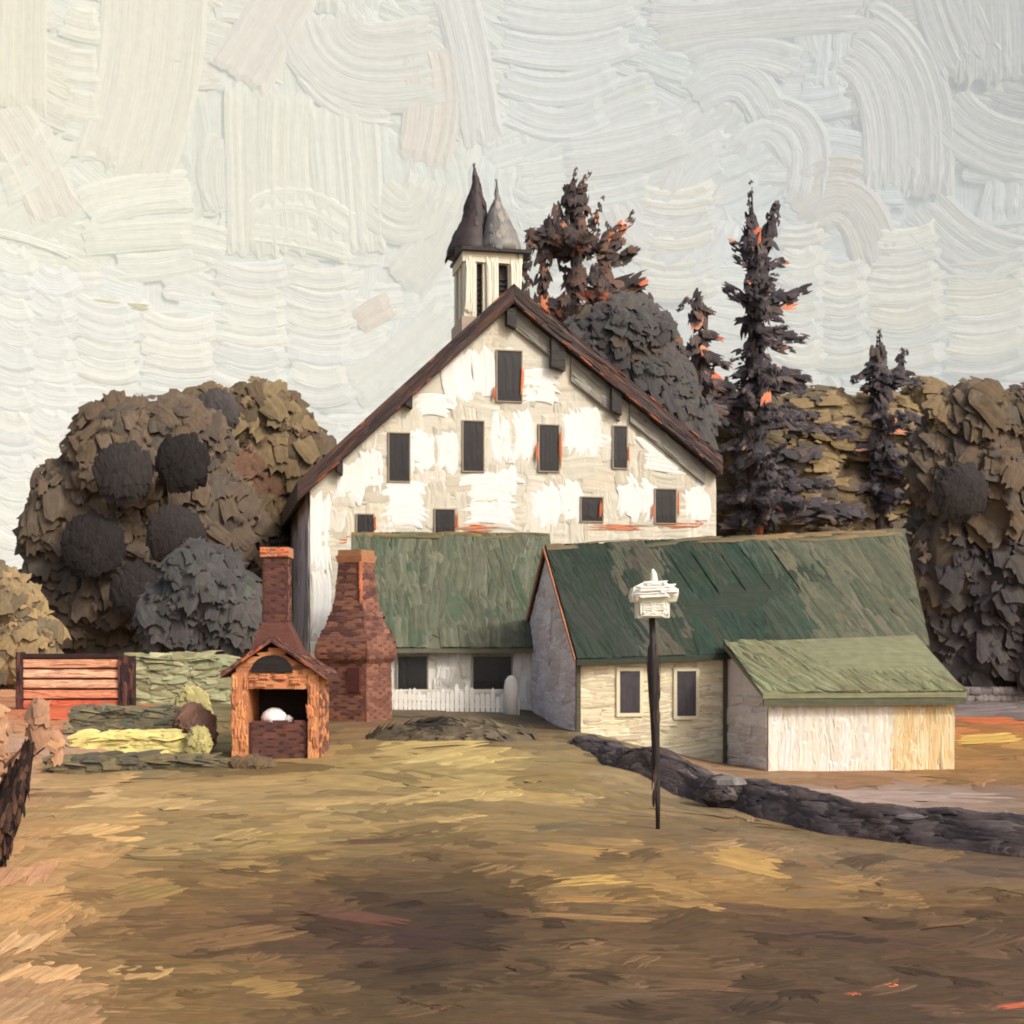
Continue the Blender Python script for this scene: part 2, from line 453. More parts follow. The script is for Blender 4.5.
# scalloped short strokes above the trees
for (x0, x1, y0, y1, st) in [(216,290,285,392,19),(286,354,282,392,18),(-6,36,300,560,20),(30,76,310,480,21),(74,140,330,400,18),(140,216,340,398,19),
                              (820,870,286,384,17),(868,946,262,386,18),(944,1034,300,388,17),(640,720,200,300,18),(780,826,250,372,18)]:
    y = y0
    while y < y1:
        c = jit(C(*R.choice([(221,223,214),(220,222,215),(217,220,215)]), .99), .03)
        b = R.uniform(5, 12)
        sstroke([sk(x0 + R.uniform(-3, 3), y), sk((x0 + x1) / 2, y + b), sk(x1 + R.uniform(-3, 3), y + R.uniform(-3, 3))], st * 1.35, c, .5, .62 + .04 * R.random())
        y += st
sky = sm.build('sky', M_SKY)
tag(sky, kind='structure')

# ------------------------------------------------------------------ generic surface cover with paint strokes
def plane(O, U, V):
    O, U, V = Vector(O), Vector(U).normalized(), Vector(V).normalized()
    n = U.cross(V)
    return lambda a, b: (O + U * a + V * b, n)

def cover(mb, surf, u0, u1, v0, v1, n, wr, lr, ang, colf, h, off, inside=None, clamp=None, lanes=7, nseg=5, lj=.05, cj=.1, ragged=.12):
    for _ in range(n):
        u = R.uniform(u0, u1); v = R.uniform(v0, v1)
        if inside and not inside(u, v): continue
        a = ang(u, v) if callable(ang) else ang + R.uniform(-.12, .12)
        l = R.uniform(*lr)
        cl = clamp or (lambda x, y: (min(max(x, u0), u1), min(max(y, v0), v1)))
        p0 = (u - math.cos(a) * l / 2, v - math.sin(a) * l / 2); p1 = (u + math.cos(a) * l / 2, v + math.sin(a) * l / 2)
        b = R.uniform(-.08, .08) * l
        mb.stroke(surf, [p0, (u - math.sin(a) * b, v + math.cos(a) * b), p1], R.uniform(*wr), h, jit(colf(u, v), cj), off * R.uniform(.6, 1.3), lanes, nseg, ragged, lj, cl)

def window(parent, surf, n, u0, u1, z0, z1, fw, fcol, pcol, depth=.12, mullion=False):
    # frame ring standing proud of the wall with a dark pane sunk in it
    def pt(u, z, d): return surf(u, z)[0] + n * d
    f = MB(.03)
    def bar(a0, a1, b0, b1):
        q = [pt(a0, b0, -.05), pt(a1, b0, -.05), pt(a1, b1, -.05), pt(a0, b1, -.05)]
        t = [pt(a0, b0, depth), pt(a1, b0, depth), pt(a1, b1, depth), pt(a0, b1, depth)]
        f.solid(q, t, jit(fcol, .06))
    bar(u0 - fw, u0, z0 - fw, z1 + fw); bar(u1, u1 + fw, z0 - fw, z1 + fw)
    bar(u0, u1, z1, z1 + fw); bar(u0, u1, z0 - fw, z0)
    if mullion:
        um = (u0 + u1) / 2; bar(um - fw * .3, um + fw * .3, z0, z1)
    fo = f.build('window', M_WALL, parent)
    p = MB(.03)
    q = [pt(u0, z0, -.03), pt(u1, z0, -.03), pt(u1, z1, -.03), pt(u0, z1, -.03)]
    t = [pt(u0, z0, .06), pt(u1, z0, .06), pt(u1, z1, .06), pt(u0, z1, .06)]
    p.solid(q, t, pcol)
    s2 = lambda a, b: (surf(a, b)[0] + n * .062, n)
    w = u1 - u0
    for k in range(3):
        uu = u0 + w * (k + .5) / 3
        p.stroke(s2, [(uu, z1), (uu + R.uniform(-.03, .03), z0)], w / 2.2, .006, jit(pcol, .12), .003 + .003 * k, 4, 5, .1, .08,
                 lambda a, b: (min(max(a, u0), u1), min(max(b, z0), z1)))
    p.build('pane', M_GLASS, fo)
    return fo

def rectpix(A, U, px0, row0, px1, row1):
    out = []
    for px, row in ((px0, row1), (px1, row0)):
        dx = (px - 512) / F
        u = (dx * A.y - A.x) / (U.x - dx * U.y); Y = A.y + u * U.y
        out.append((u, ZC + (HOR - row) / F * Y))
    return out[0][0], out[1][0], out[0][1], out[1][1]

ORANGE = C(206, 116, 76)
# ------------------------------------------------------------------ barn
yaw = math.radians(12)
U = Vector((math.cos(yaw), math.sin(yaw), 0)); V = Vector((-math.sin(yaw), math.cos(yaw), 0)); Z = Vector((0, 0, 1))
A = Vector((-7.5, 52.0, 0))
WB, DB, UA = 15.9, 20.0, 7.62
zg = .3
zl, zr, za = ZC + 5.55, ZC + 6.5, ZC + 12.75
def Bp(u, v, z): return Vector((A.x, A.y, 0)) + U * u + V * v + Z * z
barn = thing('barn', Bp(WB / 2, DB / 2, 0), 'tall white gabled barn with dark roof and twin spired cupola', 'barn')
CREAM = C(209, 205, 188, 1.02); WHITE = C(233, 233, 228, 1.04)
w = MB(.045)
fr = [Bp(0, 0, zg - 2), Bp(WB, 0, zg - 2), Bp(WB, 0, zr), Bp(UA, 0, za), Bp(0, 0, zl)]
bk = [p + V * DB for p in fr]
w.poly(fr, CREAM); w.poly(list(reversed(bk)), CREAM)
w.poly([fr[4], bk[4], bk[0], fr[0]], C(224, 212, 202)); w.poly([fr[1], bk[1], bk[2], fr[2]], CREAM)
w.poly([fr[4], fr[3], bk[3], bk[4]], CREAM); w.poly([fr[3], fr[2], bk[2], bk[3]], CREAM)
SF = lambda u, z: (Bp(u, 0, z), -V)
def rake(u): return zl + (za - zl) * u / UA if u < UA else za + (zr - za) * (u - UA) / (WB - UA)
clampB = lambda u, z: (min(max(u, 0.0), WB), min(z, rake(min(max(u, 0), WB))))
cover(w, SF, 0, WB, zg + 2.5, za, 420, (.5, 1.1), (.7, 1.9), lambda u, v: R.choice([0, 1.57, 1.57, 0]) + R.uniform(-.15, .15),
      lambda u, v: R.choice([CREAM, CREAM, C(210, 203, 183, 1.02), C(218, 214, 200, 1.02), C(200, 195, 177, 1.0)]), .02, .02, inside=lambda u, z: z < rake(u), clamp=clampB, lanes=8, cj=.05)
for (path, wd) in [([(462,342),(456,375),(468,404)],28),([(478,345),(484,372),(482,402)],22),([(516,382),(540,378),(560,384)],18),([(516,398),(540,394),(560,400)],14),
                   ([(502,410),(500,440),(506,466)],18),([(516,408),(524,436),(516,468)],18),([(566,408),(574,430),(570,458)],18),([(584,404),(592,428),(584,458)],18),
                   ([(412,408),(432,404),(456,410)],20),([(424,430),(420,452),(426,476)],24),([(444,428),(448,452),(444,478)],20),([(350,460),(352,480),(346,505)],26),
                   ([(368,446),(372,470),(368,495)],20),([(460,492),(490,486),(520,494)],26),([(540,484),(546,505),(540,528)],26),([(562,480),(572,500),(568,526)],22),
                   ([(622,478),(630,498),(624,520)],22),([(640,480),(650,500),(642,522)],18),([(690,484),(698,504),(694,524)],26),([(380,500),(404,494),(428,502)],26),
                   ([(380,520),(406,514),(428,522)],20),([(322,490),(318,530),(322,580)],20),([(318,560),(322,600),(316,640)],16),([(580,442),(600,440),(608,446)],14),
                   ([(640,430),(654,446),(668,456)],18),([(460,515),(490,512),(520,518)],20),([(494,470),(496,480),(494,490)],40),([(640,460),(660,464),(690,470)],14)]:
    q = []
    for px, row in path:
        u_, _, z_, _ = rectpix(A, U, px, row, px + 1, row)
        q.append((u_, z_))
    w.stroke(SF, q, wd / 24.0, .014, jit(WHITE, .03), .035, 10, 9, .2, .03, clampB)
for (px, row, wd, ht) in [(470,528,60,6),(600,526,120,5),(676,525,60,6),(345,540,20,5),(700,523,24,7),(440,534,26,5)]:
    u0, u1, z0, z1 = rectpix(A, U, px - wd / 2, row - ht / 2, px + wd / 2, row + ht / 2)
    for k in range(3):
        w.stroke(SF, [(u0 + R.uniform(0, .7) * (u1 - u0) * .6, z0 + .1 * k), (u1 - R.uniform(0, .4), z0 + .1 * k + R.uniform(-.05, .1))], (z1 - z0) * R.uniform(.15, .4), .02, jit(C(202, 132, 98), .15), .045, 4, 10, .6, .2, clampB)
SL = lambda v, z: (Bp(0, v, z), -U)
cover(w, SL, 0, DB, zg, zl, 160, (.5, .9), (1.5, 3), 1.57, lambda u, v: C(226, 212, 204), .03, .03, lanes=5, cj=.06)
for (px, r0, r1) in [(560,424,473),(537,470,440),(457,510,533),(375,514,533),(601,498,521),(678,490,520),(653,500,524),(523,360,400),(494,385,402),(628,440,468)]:
    u0, u1, z0, z1 = rectpix(A, U, px - 1.5, min(r0, r1), px + 1.5, max(r0, r1))
    w.stroke(SF, [(u0 + .04, z1), (u0 + R.uniform(-.04, .06), z0)], R.uniform(.06, .13), .03, jit(C(196, 112, 74), .15), .13, 4, 8, .4, .12, clampB)
w.build('wall', M_WALL, barn)
# roof: two thick slabs with eaves and a deep dark front edge
rf = MB(.05)
ROOFD = C(62, 48, 44)
th = .74
oe = .5; of = .55
ul = -oe; ur = WB + .08
zle = zl - oe * (za - zl) / UA; zre = zr - .08 * (za - zr) / (WB - UA)
for (a, za_, b, zb_) in ((ul, zle, UA, za), (UA, za, ur, zre)):
    lo = [Bp(a, -of, za_ + .02), Bp(b, -of, zb_ + .02), Bp(b, DB + of, zb_ + .02), Bp(a, DB + of, za_ + .02)]
    rf.solid(lo, [p + Z * th for p in lo], ROOFD)
for (a, za_, b, zb_) in ((ul, zle, UA, za), (UA, za, ur, zre)):
    d = Bp(b, 0, zb_) - Bp(a, 0, za_); ll = d.length; d.normalize()
    s = plane(Bp(a, -of - .003, za_), d, Z)
    cover(rf, s, 0, ll, .05, th, 85, (.12, .25), (1.2, 3), 0.0, lambda u, v: R.choice([ROOFD, C(48, 38, 38), C(84, 58, 48), C(70, 54, 50)]), .03, .02, lanes=4)
    for k in range(16 if b > UA else 9):
        uu = R.uniform(0, ll * .9); vv = R.choice([th - .03, .05])
        rf.stroke(s, [(uu, vv), (uu + R.uniform(.3, .9), vv)], .09, .05, jit(C(150, 88, 64), .2), .05, 3, 5, .4)
rf.build('roof', M_DARK, barn)
# grey boards standing in for the shadow band under the right rake
fz = MB(.04)
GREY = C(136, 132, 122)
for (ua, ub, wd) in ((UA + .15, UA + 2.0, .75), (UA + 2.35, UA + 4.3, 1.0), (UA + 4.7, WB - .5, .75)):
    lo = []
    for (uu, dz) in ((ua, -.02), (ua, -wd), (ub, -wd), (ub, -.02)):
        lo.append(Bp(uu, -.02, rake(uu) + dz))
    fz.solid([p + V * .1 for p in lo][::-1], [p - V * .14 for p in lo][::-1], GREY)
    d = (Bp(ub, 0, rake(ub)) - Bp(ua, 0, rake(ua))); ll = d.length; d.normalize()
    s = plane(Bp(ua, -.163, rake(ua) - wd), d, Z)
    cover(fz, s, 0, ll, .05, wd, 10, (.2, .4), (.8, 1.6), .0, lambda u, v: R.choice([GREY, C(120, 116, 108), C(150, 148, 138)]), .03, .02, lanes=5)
fz.build('shade_board', M_WALL, barn)
for (x0, r0, x1, r1) in [(505,304,514,330),(549,330,563,372),(609,386,619,416),(404,384,411,410),(336,455,342,476)]:
    u0, u1, z0, z1 = rectpix(A, U, x0, r0, x1, r1)
    z1 = max(z1, min(rake(u0), rake(u1)) - .05)
    b = MB(.04)
    zt0, zt1 = rake(u0) + .01, rake(u1) + .01
    lo = [Bp(u0, -.2, z0 + .15), Bp(u1, -.2, z0), Bp(u1, -.2, zt1), Bp(u0, -.2, zt0)]
    b.solid([p + V * .24 for p in lo], [p - V * .22 for p in lo], C(50, 46, 44))
    b.build('bracket', M_DARK, barn)
for (x0, r0, x1, r1) in [(496,351,522,401),(388,433,410,481),(462,421,484,471),(538,425,559,471),(612,426,627,468),
                         (356,514,374,534),(434,509,455,533),(580,497,603,521),(654,489,676,523)]:
    u0, u1, z0, z1 = rectpix(A, U, x0 + 1, r0 + 1, x1 - 1, r1)
    fo = window(barn, SF, -V, u0, u1, z0, z1, .045, C(150, 138, 120), C(38, 36, 38, .75), .1)
# cupola
vc = 1.3
cu = MB(.04)
Yc = Bp(UA, vc, 0).y
def cz(row): return ZC + (HOR - row) / F * Yc
def cu_u(px):
    dx = (px - 512) / F; B0 = Bp(0, vc, 0)
    return (dx * B0.y - B0.x) / (U.x - dx * U.y)
uL, uR = cu_u(464), cu_u(521)
dc = uR - uL
zb, zt = za - .9, cz(254)
# corner posts, back walls, head band
PW = .5
CR2 = C(214, 208, 188)
for (a, b) in ((uL, vc), (uR - PW, vc), (uL, vc + dc - PW), (uR - PW, vc + dc - PW)):
    cu.box(Bp(a, b, zb), U * PW, V * PW, Z * (zt - zb), jit(CR2, .05))
um = (uL + uR) / 2
cu.box(Bp(um - .38, vc + .02, zb), U * .62, V * .3, Z * (zt - zb - .02), CR2)
cu.box(Bp(uL + .02, vc + dc / 2 - .3, zb), U * .3, V * .6, Z * (zt - zb - .02), CR2)
cu.box(Bp(uL - .06, vc - .06, zt - .38), U * (dc + .12), V * (dc + .12), Z * .4, CR2)
cu.box(Bp(uL - .1, vc - .1, zb), U * (dc + .2), V * (dc + .2), Z * .75, C(176, 158, 140))
s = plane(Bp(uL, vc - .065, zb), U, Z)
for (a, ww) in ((.12, .2), (.3, .2), (1.05, .3), (1.25, .25), (dc - .15, .25), (dc - .33, .2)):
    cu.stroke(s, [(a, .8), (a + R.uniform(-.05, .05), zt - zb - .1)], ww, .05, jit(C(224, 219, 200), .06), .02, 5, 6, .12)
cuo = cu.build('cupola', M_WALL, barn)
lv = MB(.04)
lv.box(Bp(uL + .3, vc + .28, zb + .3), U * (dc - .6), V * (dc - .56), Z * (zt - zb - .5), C(44, 42, 44))
for k in range(8):
    zz = zb + .9 + k * .2
    lv.box(Bp(uL + .32, vc + .2, zz), U * (dc - .64), V * .09, Z * .05, C(52, 48, 48))
lv.build('louver', M_DARK, cuo)
ed = MB(.04)
ed.box(Bp(uL - .12, vc - .3, zt + .022), U * (dc + .5), V * (dc + .6), Z * .12, C(50, 44, 46))
ed.build('eave_board', M_DARK, cuo)
def spire(px, prof, dv, c, c2):
    b = MB(.04); lev = []
    for (row, rr, dx) in prof:
        p = Bp(cu_u(px + dx), vc + dc / 2 + dv, 0)
        lev.append((p.x, p.y, cz(row) + .03, rr, rr))
    b.loft(lev, 8, c, .15, .12)
    for k in range(60):
        i = R.randrange(len(lev) - 1); t = R.random()
        a0, a1 = lev[i], lev[i + 1]
        an = R.uniform(0, 2 * PI)
        rr = (a0[3] * (1 - t) + a1[3] * t) * .97
        q = Vector((a0[0] * (1 - t) + a1[0] * t + rr * math.cos(an), a0[1] * (1 - t) + a1[1] * t + rr * math.sin(an), a0[2] * (1 - t) + a1[2] * t))
        b.dab(q, Vector((math.cos(an), math.sin(an), .3)), Z, min(.35, rr * .9 + .05), .6, jit(R.choice([c, c, c2]), .12), bulge=.06)
    return b.build('spire', M_DARK, cuo, True)
o = spire(478, [(252,1.02,-2),(244,1.0,-2),(234,.84,-1),(222,.68,1),(212,.55,3),(204,.47,3),(197,.45,3),(190,.32,3),(178,.19,4),(168,.09,3),(160,.01,1)], .05, C(62, 54, 54), C(82, 58, 50))  # dark tone paints in the shadow face of the cupola roof
o['label'] = 'taller dark spire'
o = spire(503, [(252,.86,0),(244,.84,0),(234,.72,0),(222,.56,-2),(211,.4,-3),(203,.22,-3),(194,.09,-3),(180,.01,-4)], -.6, C(122, 120, 116), C(140, 138, 132))  # paler grey paints in the lit face of the cupola roof
o['label'] = 'shorter grey spire'

# ------------------------------------------------------------------ right house with green roof and lean-to
ya = math.radians(11)
U2 = Vector((math.cos(ya), math.sin(ya), 0)); V2 = Vector((-math.sin(ya), math.cos(ya), 0))
H0 = Vector((1.93, 41.0, 0))
def Hp(u, v, z): return H0 + U2 * u + V2 * v + Z * (ZC + z)
house = thing('farmhouse', Hp(5.5, 4, -3.4), 'low cream farmhouse with long dark green roof and white lean-to', 'house')
LH = 10.9
def eave(u): return -.42 + .036 * u
def ridge(u): return 2.86 + .058 * u
CRM = C(222, 212, 178, 1.0); GW = C(226, 218, 214)
m = MB(.035)
fl = [Hp(0, 0, -4.6), Hp(LH, 0, -4.6), Hp(LH, 0, eave(LH)), Hp(0, 0, eave(0))]
m.poly(fl, CRM)
m.poly([Hp(0, 8, -4.6), Hp(0, 0, -4.6), Hp(0, 0, eave(0)), Hp(0, 4, ridge(0) - .05), Hp(0, 8, eave(0))], GW)
m.poly([Hp(LH, 0, -4.6), Hp(LH, 8, -4.6), Hp(LH, 8, eave(LH)), Hp(LH, 4, ridge(LH) - .05), Hp(LH, 0, eave(LH))], CRM)
m.poly([Hp(LH, 8, -4.6), Hp(0, 8, -4.6), Hp(0, 8, eave(0)), Hp(LH, 8, eave(LH))], CRM)
s = plane(Hp(0, -.003, 0), U2, Z)
cover(m, s, 0, 4.5, -4, -.2, 150, (.22, .4), (.5, 1.3), 0.03, lambda u, v: R.choice([CRM, C(228, 220, 190, 1.0), C(214, 204, 172, 1.0), C(208, 194, 166, 1.0)]), .025, .02, lanes=6, cj=.05,
      clamp=lambda a, b: (min(max(a, 0), 4.5), min(b, eave(a))))
s = plane(Hp(-.003, 8, 0), -V2, Z)
def gcl(a, b):
    a = min(max(a, 0), 8); t = 1 - abs(a - 4) / 4
    return (a, min(b, eave(0) + (ridge(0) - .1 - eave(0)) * t))
cover(m, s, 0, 8, -3.5, 2.8, 220, (.35, .8), (.8, 1.8), 0.0, lambda u, v: R.choice([GW, C(232, 228, 226), C(214, 204, 200)]), .03, .02, lanes=6, cj=.05, clamp=gcl)
m.build('wall', M_WALL, house)
cb = MB(.03)
cb.box(Hp(4.44, -.05, -4.4), U2 * .12, V2 * -.05, Z * (4.4 - .3), C(84, 84, 70))
cb.build('corner_board', M_WOOD, house); cb = MB(.03)
cb.box(Hp(-.06, -.07, -4.2), U2 * .13, V2 * .13, Z * 3.75, C(84, 80, 68))
cb.build('corner_board', M_WOOD, house)
fb = MB(.03)  # mauve-grey board painting in the shadow under the eave
lo = [Hp(.07, -.06, eave(0) - .36), Hp(4.43, -.06, eave(4.4) - .34), Hp(4.43, -.06, eave(4.4) - .02), Hp(.07, -.06, eave(0) - .02)]
fb.solid([p + V2 * .058 for p in lo], [p - V2 * .03 for p in lo], C(176, 158, 146))
fb.build('shade_board', M_WALL, house)
SH = lambda u, z: (H0 + U2 * u + Z * z - V2 * .02, -V2)
for r in [(619,671,639,713),(676,671,695,716)]:
    u0, u1, z0, z1 = rectpix(H0, U2, *r)
    window(house, SH, -V2, u0, u1, z0, z1, .1, C(222, 212, 182, 1.0), C(62, 58, 64, .9), .09)
# roof (front and back slope) with raked right end
GD, GM_, GO, GL = C(50, 60, 48, .95), C(58, 70, 56, .95), C(90, 90, 74, 1.3), C(118, 119, 90, 1.2)
r = MB(.04)
RT = .16
ev = .38
def rl(u, v):   # roof height at v (0 front wall, 4 ridge)
    return eave(u) + (ridge(u) - eave(u)) * v / 4
ends_f = [(-.12, -ev), (LH + .05, -ev), (12.3, 4), (-.12, 4)]
lo = [Hp(u_, v_, rl(min(u_, 12.3), v_)) for u_, v_ in ends_f]
r.solid(lo, [p + Z * RT for p in lo], GD)
lo = [Hp(-.12, 4, ridge(-.12)), Hp(12.3, 4, ridge(12.3)), Hp(LH + .05, 8.3, rl(LH, -.3)), Hp(-.12, 8.3, rl(0, -.3))]
r.solid(lo, [p + Z * RT for p in lo], GD)
sl = Vector(Hp(0, 4, rl(0, 4)) - Hp(0, -ev, rl(0, -ev)))
SLn = sl.length
def SR(u, q):
    v = -ev + (4 + ev) * q / SLn
    n = U2.cross(sl).normalized()
    return Hp(u, v, rl(u, v) + RT), n
def rightend(q): return LH + .05 + (12.3 - LH - .05) * q / SLn
def hroofcol(u, q):
    if u < 2.1: return R.choice([GD, GD, C(44, 58, 48, .95), C(56, 62, 54, .95)])
    if u < 3.6: return R.choice([C(84, 82, 68, 1.05), C(78, 82, 66, .95), GD, C(84, 80, 68, .95)])
    if u < 6.4: return R.choice([C(42, 60, 48, .95), C(48, 66, 52, .95), GD, C(60, 68, 56, .95)])
    return R.choice([C(90, 90, 72, 1.18), C(82, 86, 68, 1.15), C(74, 80, 64, 1.1), C(96, 93, 76, 1.15)] if u > 7.6 else [C(60, 72, 58, 1.05), C(70, 80, 64, 1.05), C(54, 68, 54, 1.0)])
cover(r, SR, -.1, 12.3, 0, SLn, 330, (.35, .7), (1.6, 3.6), lambda u, v: 1.72 + R.uniform(-.1, .12), hroofcol, .03, .02, lanes=6, nseg=6, cj=.12, lj=.1,
      clamp=lambda a, b: (min(max(a, -.11), rightend(min(max(b, 0), SLn))), min(max(b, 0.01), SLn)))
for u_ in [4.1, 4.9, 5.8, 6.6, 7.6]:      # standing ridges of the sheets
    r.stroke(SR, [(u_ - .35, SLn * .92), (u_ + .1, SLn * .45)], .08, .05, C(38, 52, 42, 1.0), .04, 4, 8, .25)
cover(r, SR, 0, 12, SLn - .3, SLn, 26, (.14, .22), (1, 2.4), 0.0, lambda u, q: R.choice([C(104, 92, 66), C(120, 98, 66), C(84, 82, 60)]), .03, .06, lanes=4, clamp=lambda a, b: (min(max(a, -.1), 12.3), min(max(b, 0), SLn)))
r.build('roof', M_ROOF, house)
# orange verge of the gable
vg = MB(.03)
for (v0, z0, v1, z1) in ((-.3, rl(0, -.3), 4, ridge(0)), (8.2, rl(0, -.25), 4, ridge(0))):
    a, b = Hp(-.13, v0, z0), Hp(-.13, v1, z1)
    vg.box(a - U2 * .05, b - a, U2 * .045, Z * .13, C(176, 120, 92))
vg.build('verge_board', M_WOOD, house)
# lean-to
lt = MB(.035)
u0, u1, dd = 4.58, 10.15, 3.3
ztop = -1.62
WH2 = C(222, 218, 206, 1.0)
lt.poly([Hp(u0, -dd, -4.6), Hp(u1, -dd, -4.6), Hp(u1, -dd, ztop), Hp(u0, -dd, ztop)], WH2)
lt.poly([Hp(u0, -.02, -4.6), Hp(u0, -dd, -4.6), Hp(u0, -dd, ztop), Hp(u0, -.02, -.3)], C(224, 216, 208))
lt.poly([Hp(u1, -dd, -4.6), Hp(u1, -.02, -4.6), Hp(u1, -.02, -.3), Hp(u1, -dd, ztop)], WH2)
s = plane(Hp(u0, -dd - .003, 0), U2, Z)
def ltc(u, v):
    if u > 3.7: return R.choice([C(222, 204, 160, .95), C(214, 186, 138, .95), C(226, 212, 178, .95)])
    return R.choice([WH2, C(228, 225, 218, 1.0), C(214, 210, 198, 1.0), C(222, 214, 196, 1.0)])
cover(lt, s, 0, u1 - u0, -4, ztop, 170, (.25, .5), (.9, 2.2), 1.57, ltc, .035, .02, lanes=6, nseg=6, cj=.05)
s = plane(Hp(u0 - .003, 0, 0), -V2, Z)
cover(lt, s, 0.02, dd, -4, ztop, 50, (.25, .45), (.8, 1.6), .05, lambda u, v: R.choice([C(224, 216, 208), C(214, 206, 196), C(232, 226, 216)]), .03, .02, lanes=6, cj=.05)
lto = lt.build('lean_to', M_WALL, house)
lr = MB(.04)
v0_, v1_ = -.42, -dd - .38
zr0, zr1 = -.24, ztop - .03
q = [(u0 - .28, v1_), (u1 + .2, v1_), (u1 + .32, v0_), (u0 - .28, v0_)]
lo = [Hp(a, b, zr0 + (zr1 - zr0) * (b - v0_) / (v1_ - v0_) + .05 + (.2 * (a - u0) / (u1 - u0) if b == v0_ else .0)) for a, b in q]
lr.solid(lo, [p + Z * .13 for p in lo], GL)
dn = (lo[3] - lo[0]); dln = dn.length
s_ = plane(lo[0] + Z * .135, U2, dn)
cover(lr, s_, 0, u1 - u0 + .48, 0, dln, 150, (.25, .5), (1.0, 2.4), lambda u, v: 1.85 + R.uniform(-.15, .15), lambda u, v: R.choice([GL, C(124, 127, 94, 1.25), C(106, 109, 80, 1.25), C(112, 108, 82, 1.25)]), .05, .03, lanes=6, cj=.08, lj=.1)
for k in range(6):
    a = 1.2 + .75 * k
    lr.stroke(s_, [(a, dln * .25), (a - .3, dln * .8)], .08, .05, C(100, 103, 76, 1.1), .04, 4, 7, .25)
lr.build('lean_to_roof', M_ROOF, lto)
lf = MB(.03)
lf.box(Hp(u0 - .25, v1_ + .02, zr1 - .16), U2 * (u1 - u0 + .42), V2 * .09, Z * .19, C(84, 86, 68))
lf.build('fascia', M_WOOD, lto)

# ------------------------------------------------------------------ middle cottage behind (green roof, white wall)
K0 = Vector(((388 - 512) / F * 47.0, 47.0, 0))
ym = math.radians(6)
U3 = Vector((math.cos(ym), math.sin(ym), 0)); V3 = Vector((-math.sin(ym), math.cos(ym), 0))
def Kp(u, v, z): return K0 + U3 * u + V3 * v + Z * (ZC + z)
cot = thing('cottage', Kp(2.5, 2, -2.3), 'low white cottage with faded olive green roof in front of the barn', 'house')
LK = 6.2
m = MB(.04)
ze, zk = .22, 3.62
m.box(Kp(-.7, 0, -3.4), U3 * LK, V3 * 4.2, Z * (3.4 + ze), C(222, 220, 208))
m.poly([Kp(-.7, 4.2, ze), Kp(-.7, 0, ze), Kp(-.7, 2.6, zk - .1)], C(206, 200, 190))
m.poly([Kp(LK - .7, 0, ze), Kp(LK - .7, 4.2, ze), Kp(LK - .7, 2.6, zk - .1)], C(206, 200, 190))
s = plane(Kp(-.7, -.003, 0), U3, Z)
cover(m, s, 0, LK, -3.0, ze, 90, (.2, .4), (.5, 1.1), 1.57, lambda u, v: R.choice([C(228, 226, 216), C(214, 210, 198), C(234, 232, 226)]), .04, .02, lanes=6, cj=.05)
m.build('wall', M_WALL, cot)
SK = lambda u, z: (K0 + U3 * u + Z * z - V3 * .03, -V3)
for rct in [(398,655,427,690),(473,655,511,689)]:
    a, b, c_, d = rectpix(K0, U3, *rct)
    window(cot, SK, -V3, a, b, c_, d - .05, .05, C(150, 146, 134), C(40, 40, 40, .8), .08)
r = MB(.045)
KO = .5
def krl(v): return ze + (zk - ze) * v / 2.6
for (va, vb) in ((-KO, 2.6), (2.6, 4.6)):
    za_, zb_ = (krl(va), zk) if va < 0 else (zk, ze - .2)
    lo = [Kp(-1.25, va, za_), Kp(LK - .4, va, za_), Kp(LK - .4, vb, zb_), Kp(-1.25, vb, zb_)]
    r.solid(lo, [p + Z * .16 for p in lo], GO)
ks = Kp(0, 2.6, zk) - Kp(0, -KO, krl(-KO)); kl = ks.length
s = plane(Kp(-1.25, -KO, krl(-KO) + .165), U3, ks)
cover(r, s, 0, LK + .85, 0, kl, 190, (.4, .8), (1.2, 3.0), lambda u, v: 1.6 + R.uniform(-.25, .3), lambda u, v: R.choice([C(86, 90, 72, 1.25), C(94, 97, 79, 1.25), C(70, 82, 64, 1.25), C(80, 82, 66, 1.25), C(74, 78, 62, 1.25)]), .04, .03, lanes=6, nseg=6, cj=.1, lj=.1)
cover(r, s, 0, LK + .8, kl - .3, kl, 14, (.12, .22), (.8, 2), 0.0, lambda u, v: R.choice([C(124, 104, 66), C(100, 92, 62)]), .04, .06, lanes=4)
r.build('roof', M_ROOF, cot)
# picket fence in front
pf0 = ground_hit(392, 711); 
pf = thing('picket_fence', (K0.x + 2, 45.6, g(K0.x + 2, 45.6)), 'white picket fence running below the cottage windows', 'fence')
m = MB(.03)
pk = MB(.03)
yf = 45.6
x = (389 - 512) / F * yf; x1 = (520 - 512) / F * yf
rails = []
while x < x1:
    zb = g(x, yf) - .1
    hh = .78 + R.uniform(-.16, .14) + (.1 if 428 < topix(x, yf, 0)[0] < 474 else 0)
    wv = R.uniform(.11, .15)
    b = [Vector((x, yf, zb)), Vector((x + wv, yf, zb)), Vector((x + wv, yf, zb + hh * .9)), Vector((x + wv / 2, yf, zb + hh)), Vector((x, yf, zb + hh * .9))]
    pk.solid(b[::-1] if False else [p + Vector((0, .03, 0)) for p in b], [p - Vector((0, .03, 0)) for p in b], jit(C(230, 228, 218), .05))
    x += wv + .025
pk.build('picket', M_WALL, pf)
m.box((( 389 - 512) / F * yf, yf + .04, g(-3, yf) + .25), (4.2, 0, 0), (0, .05, 0), (0, 0, .1), C(206, 200, 186))
m.box((( 389 - 512) / F * yf, yf + .04, g(-3, yf) + .6), (4.2, 0, 0), (0, .05, 0), (0, 0, .1), C(206, 200, 186))
m.build('rail', M_WALL, pf)
gp = MB(.03)
pp = Vector(((511 - 512) / F * 45.4, 45.4, g(0, 45.4)))
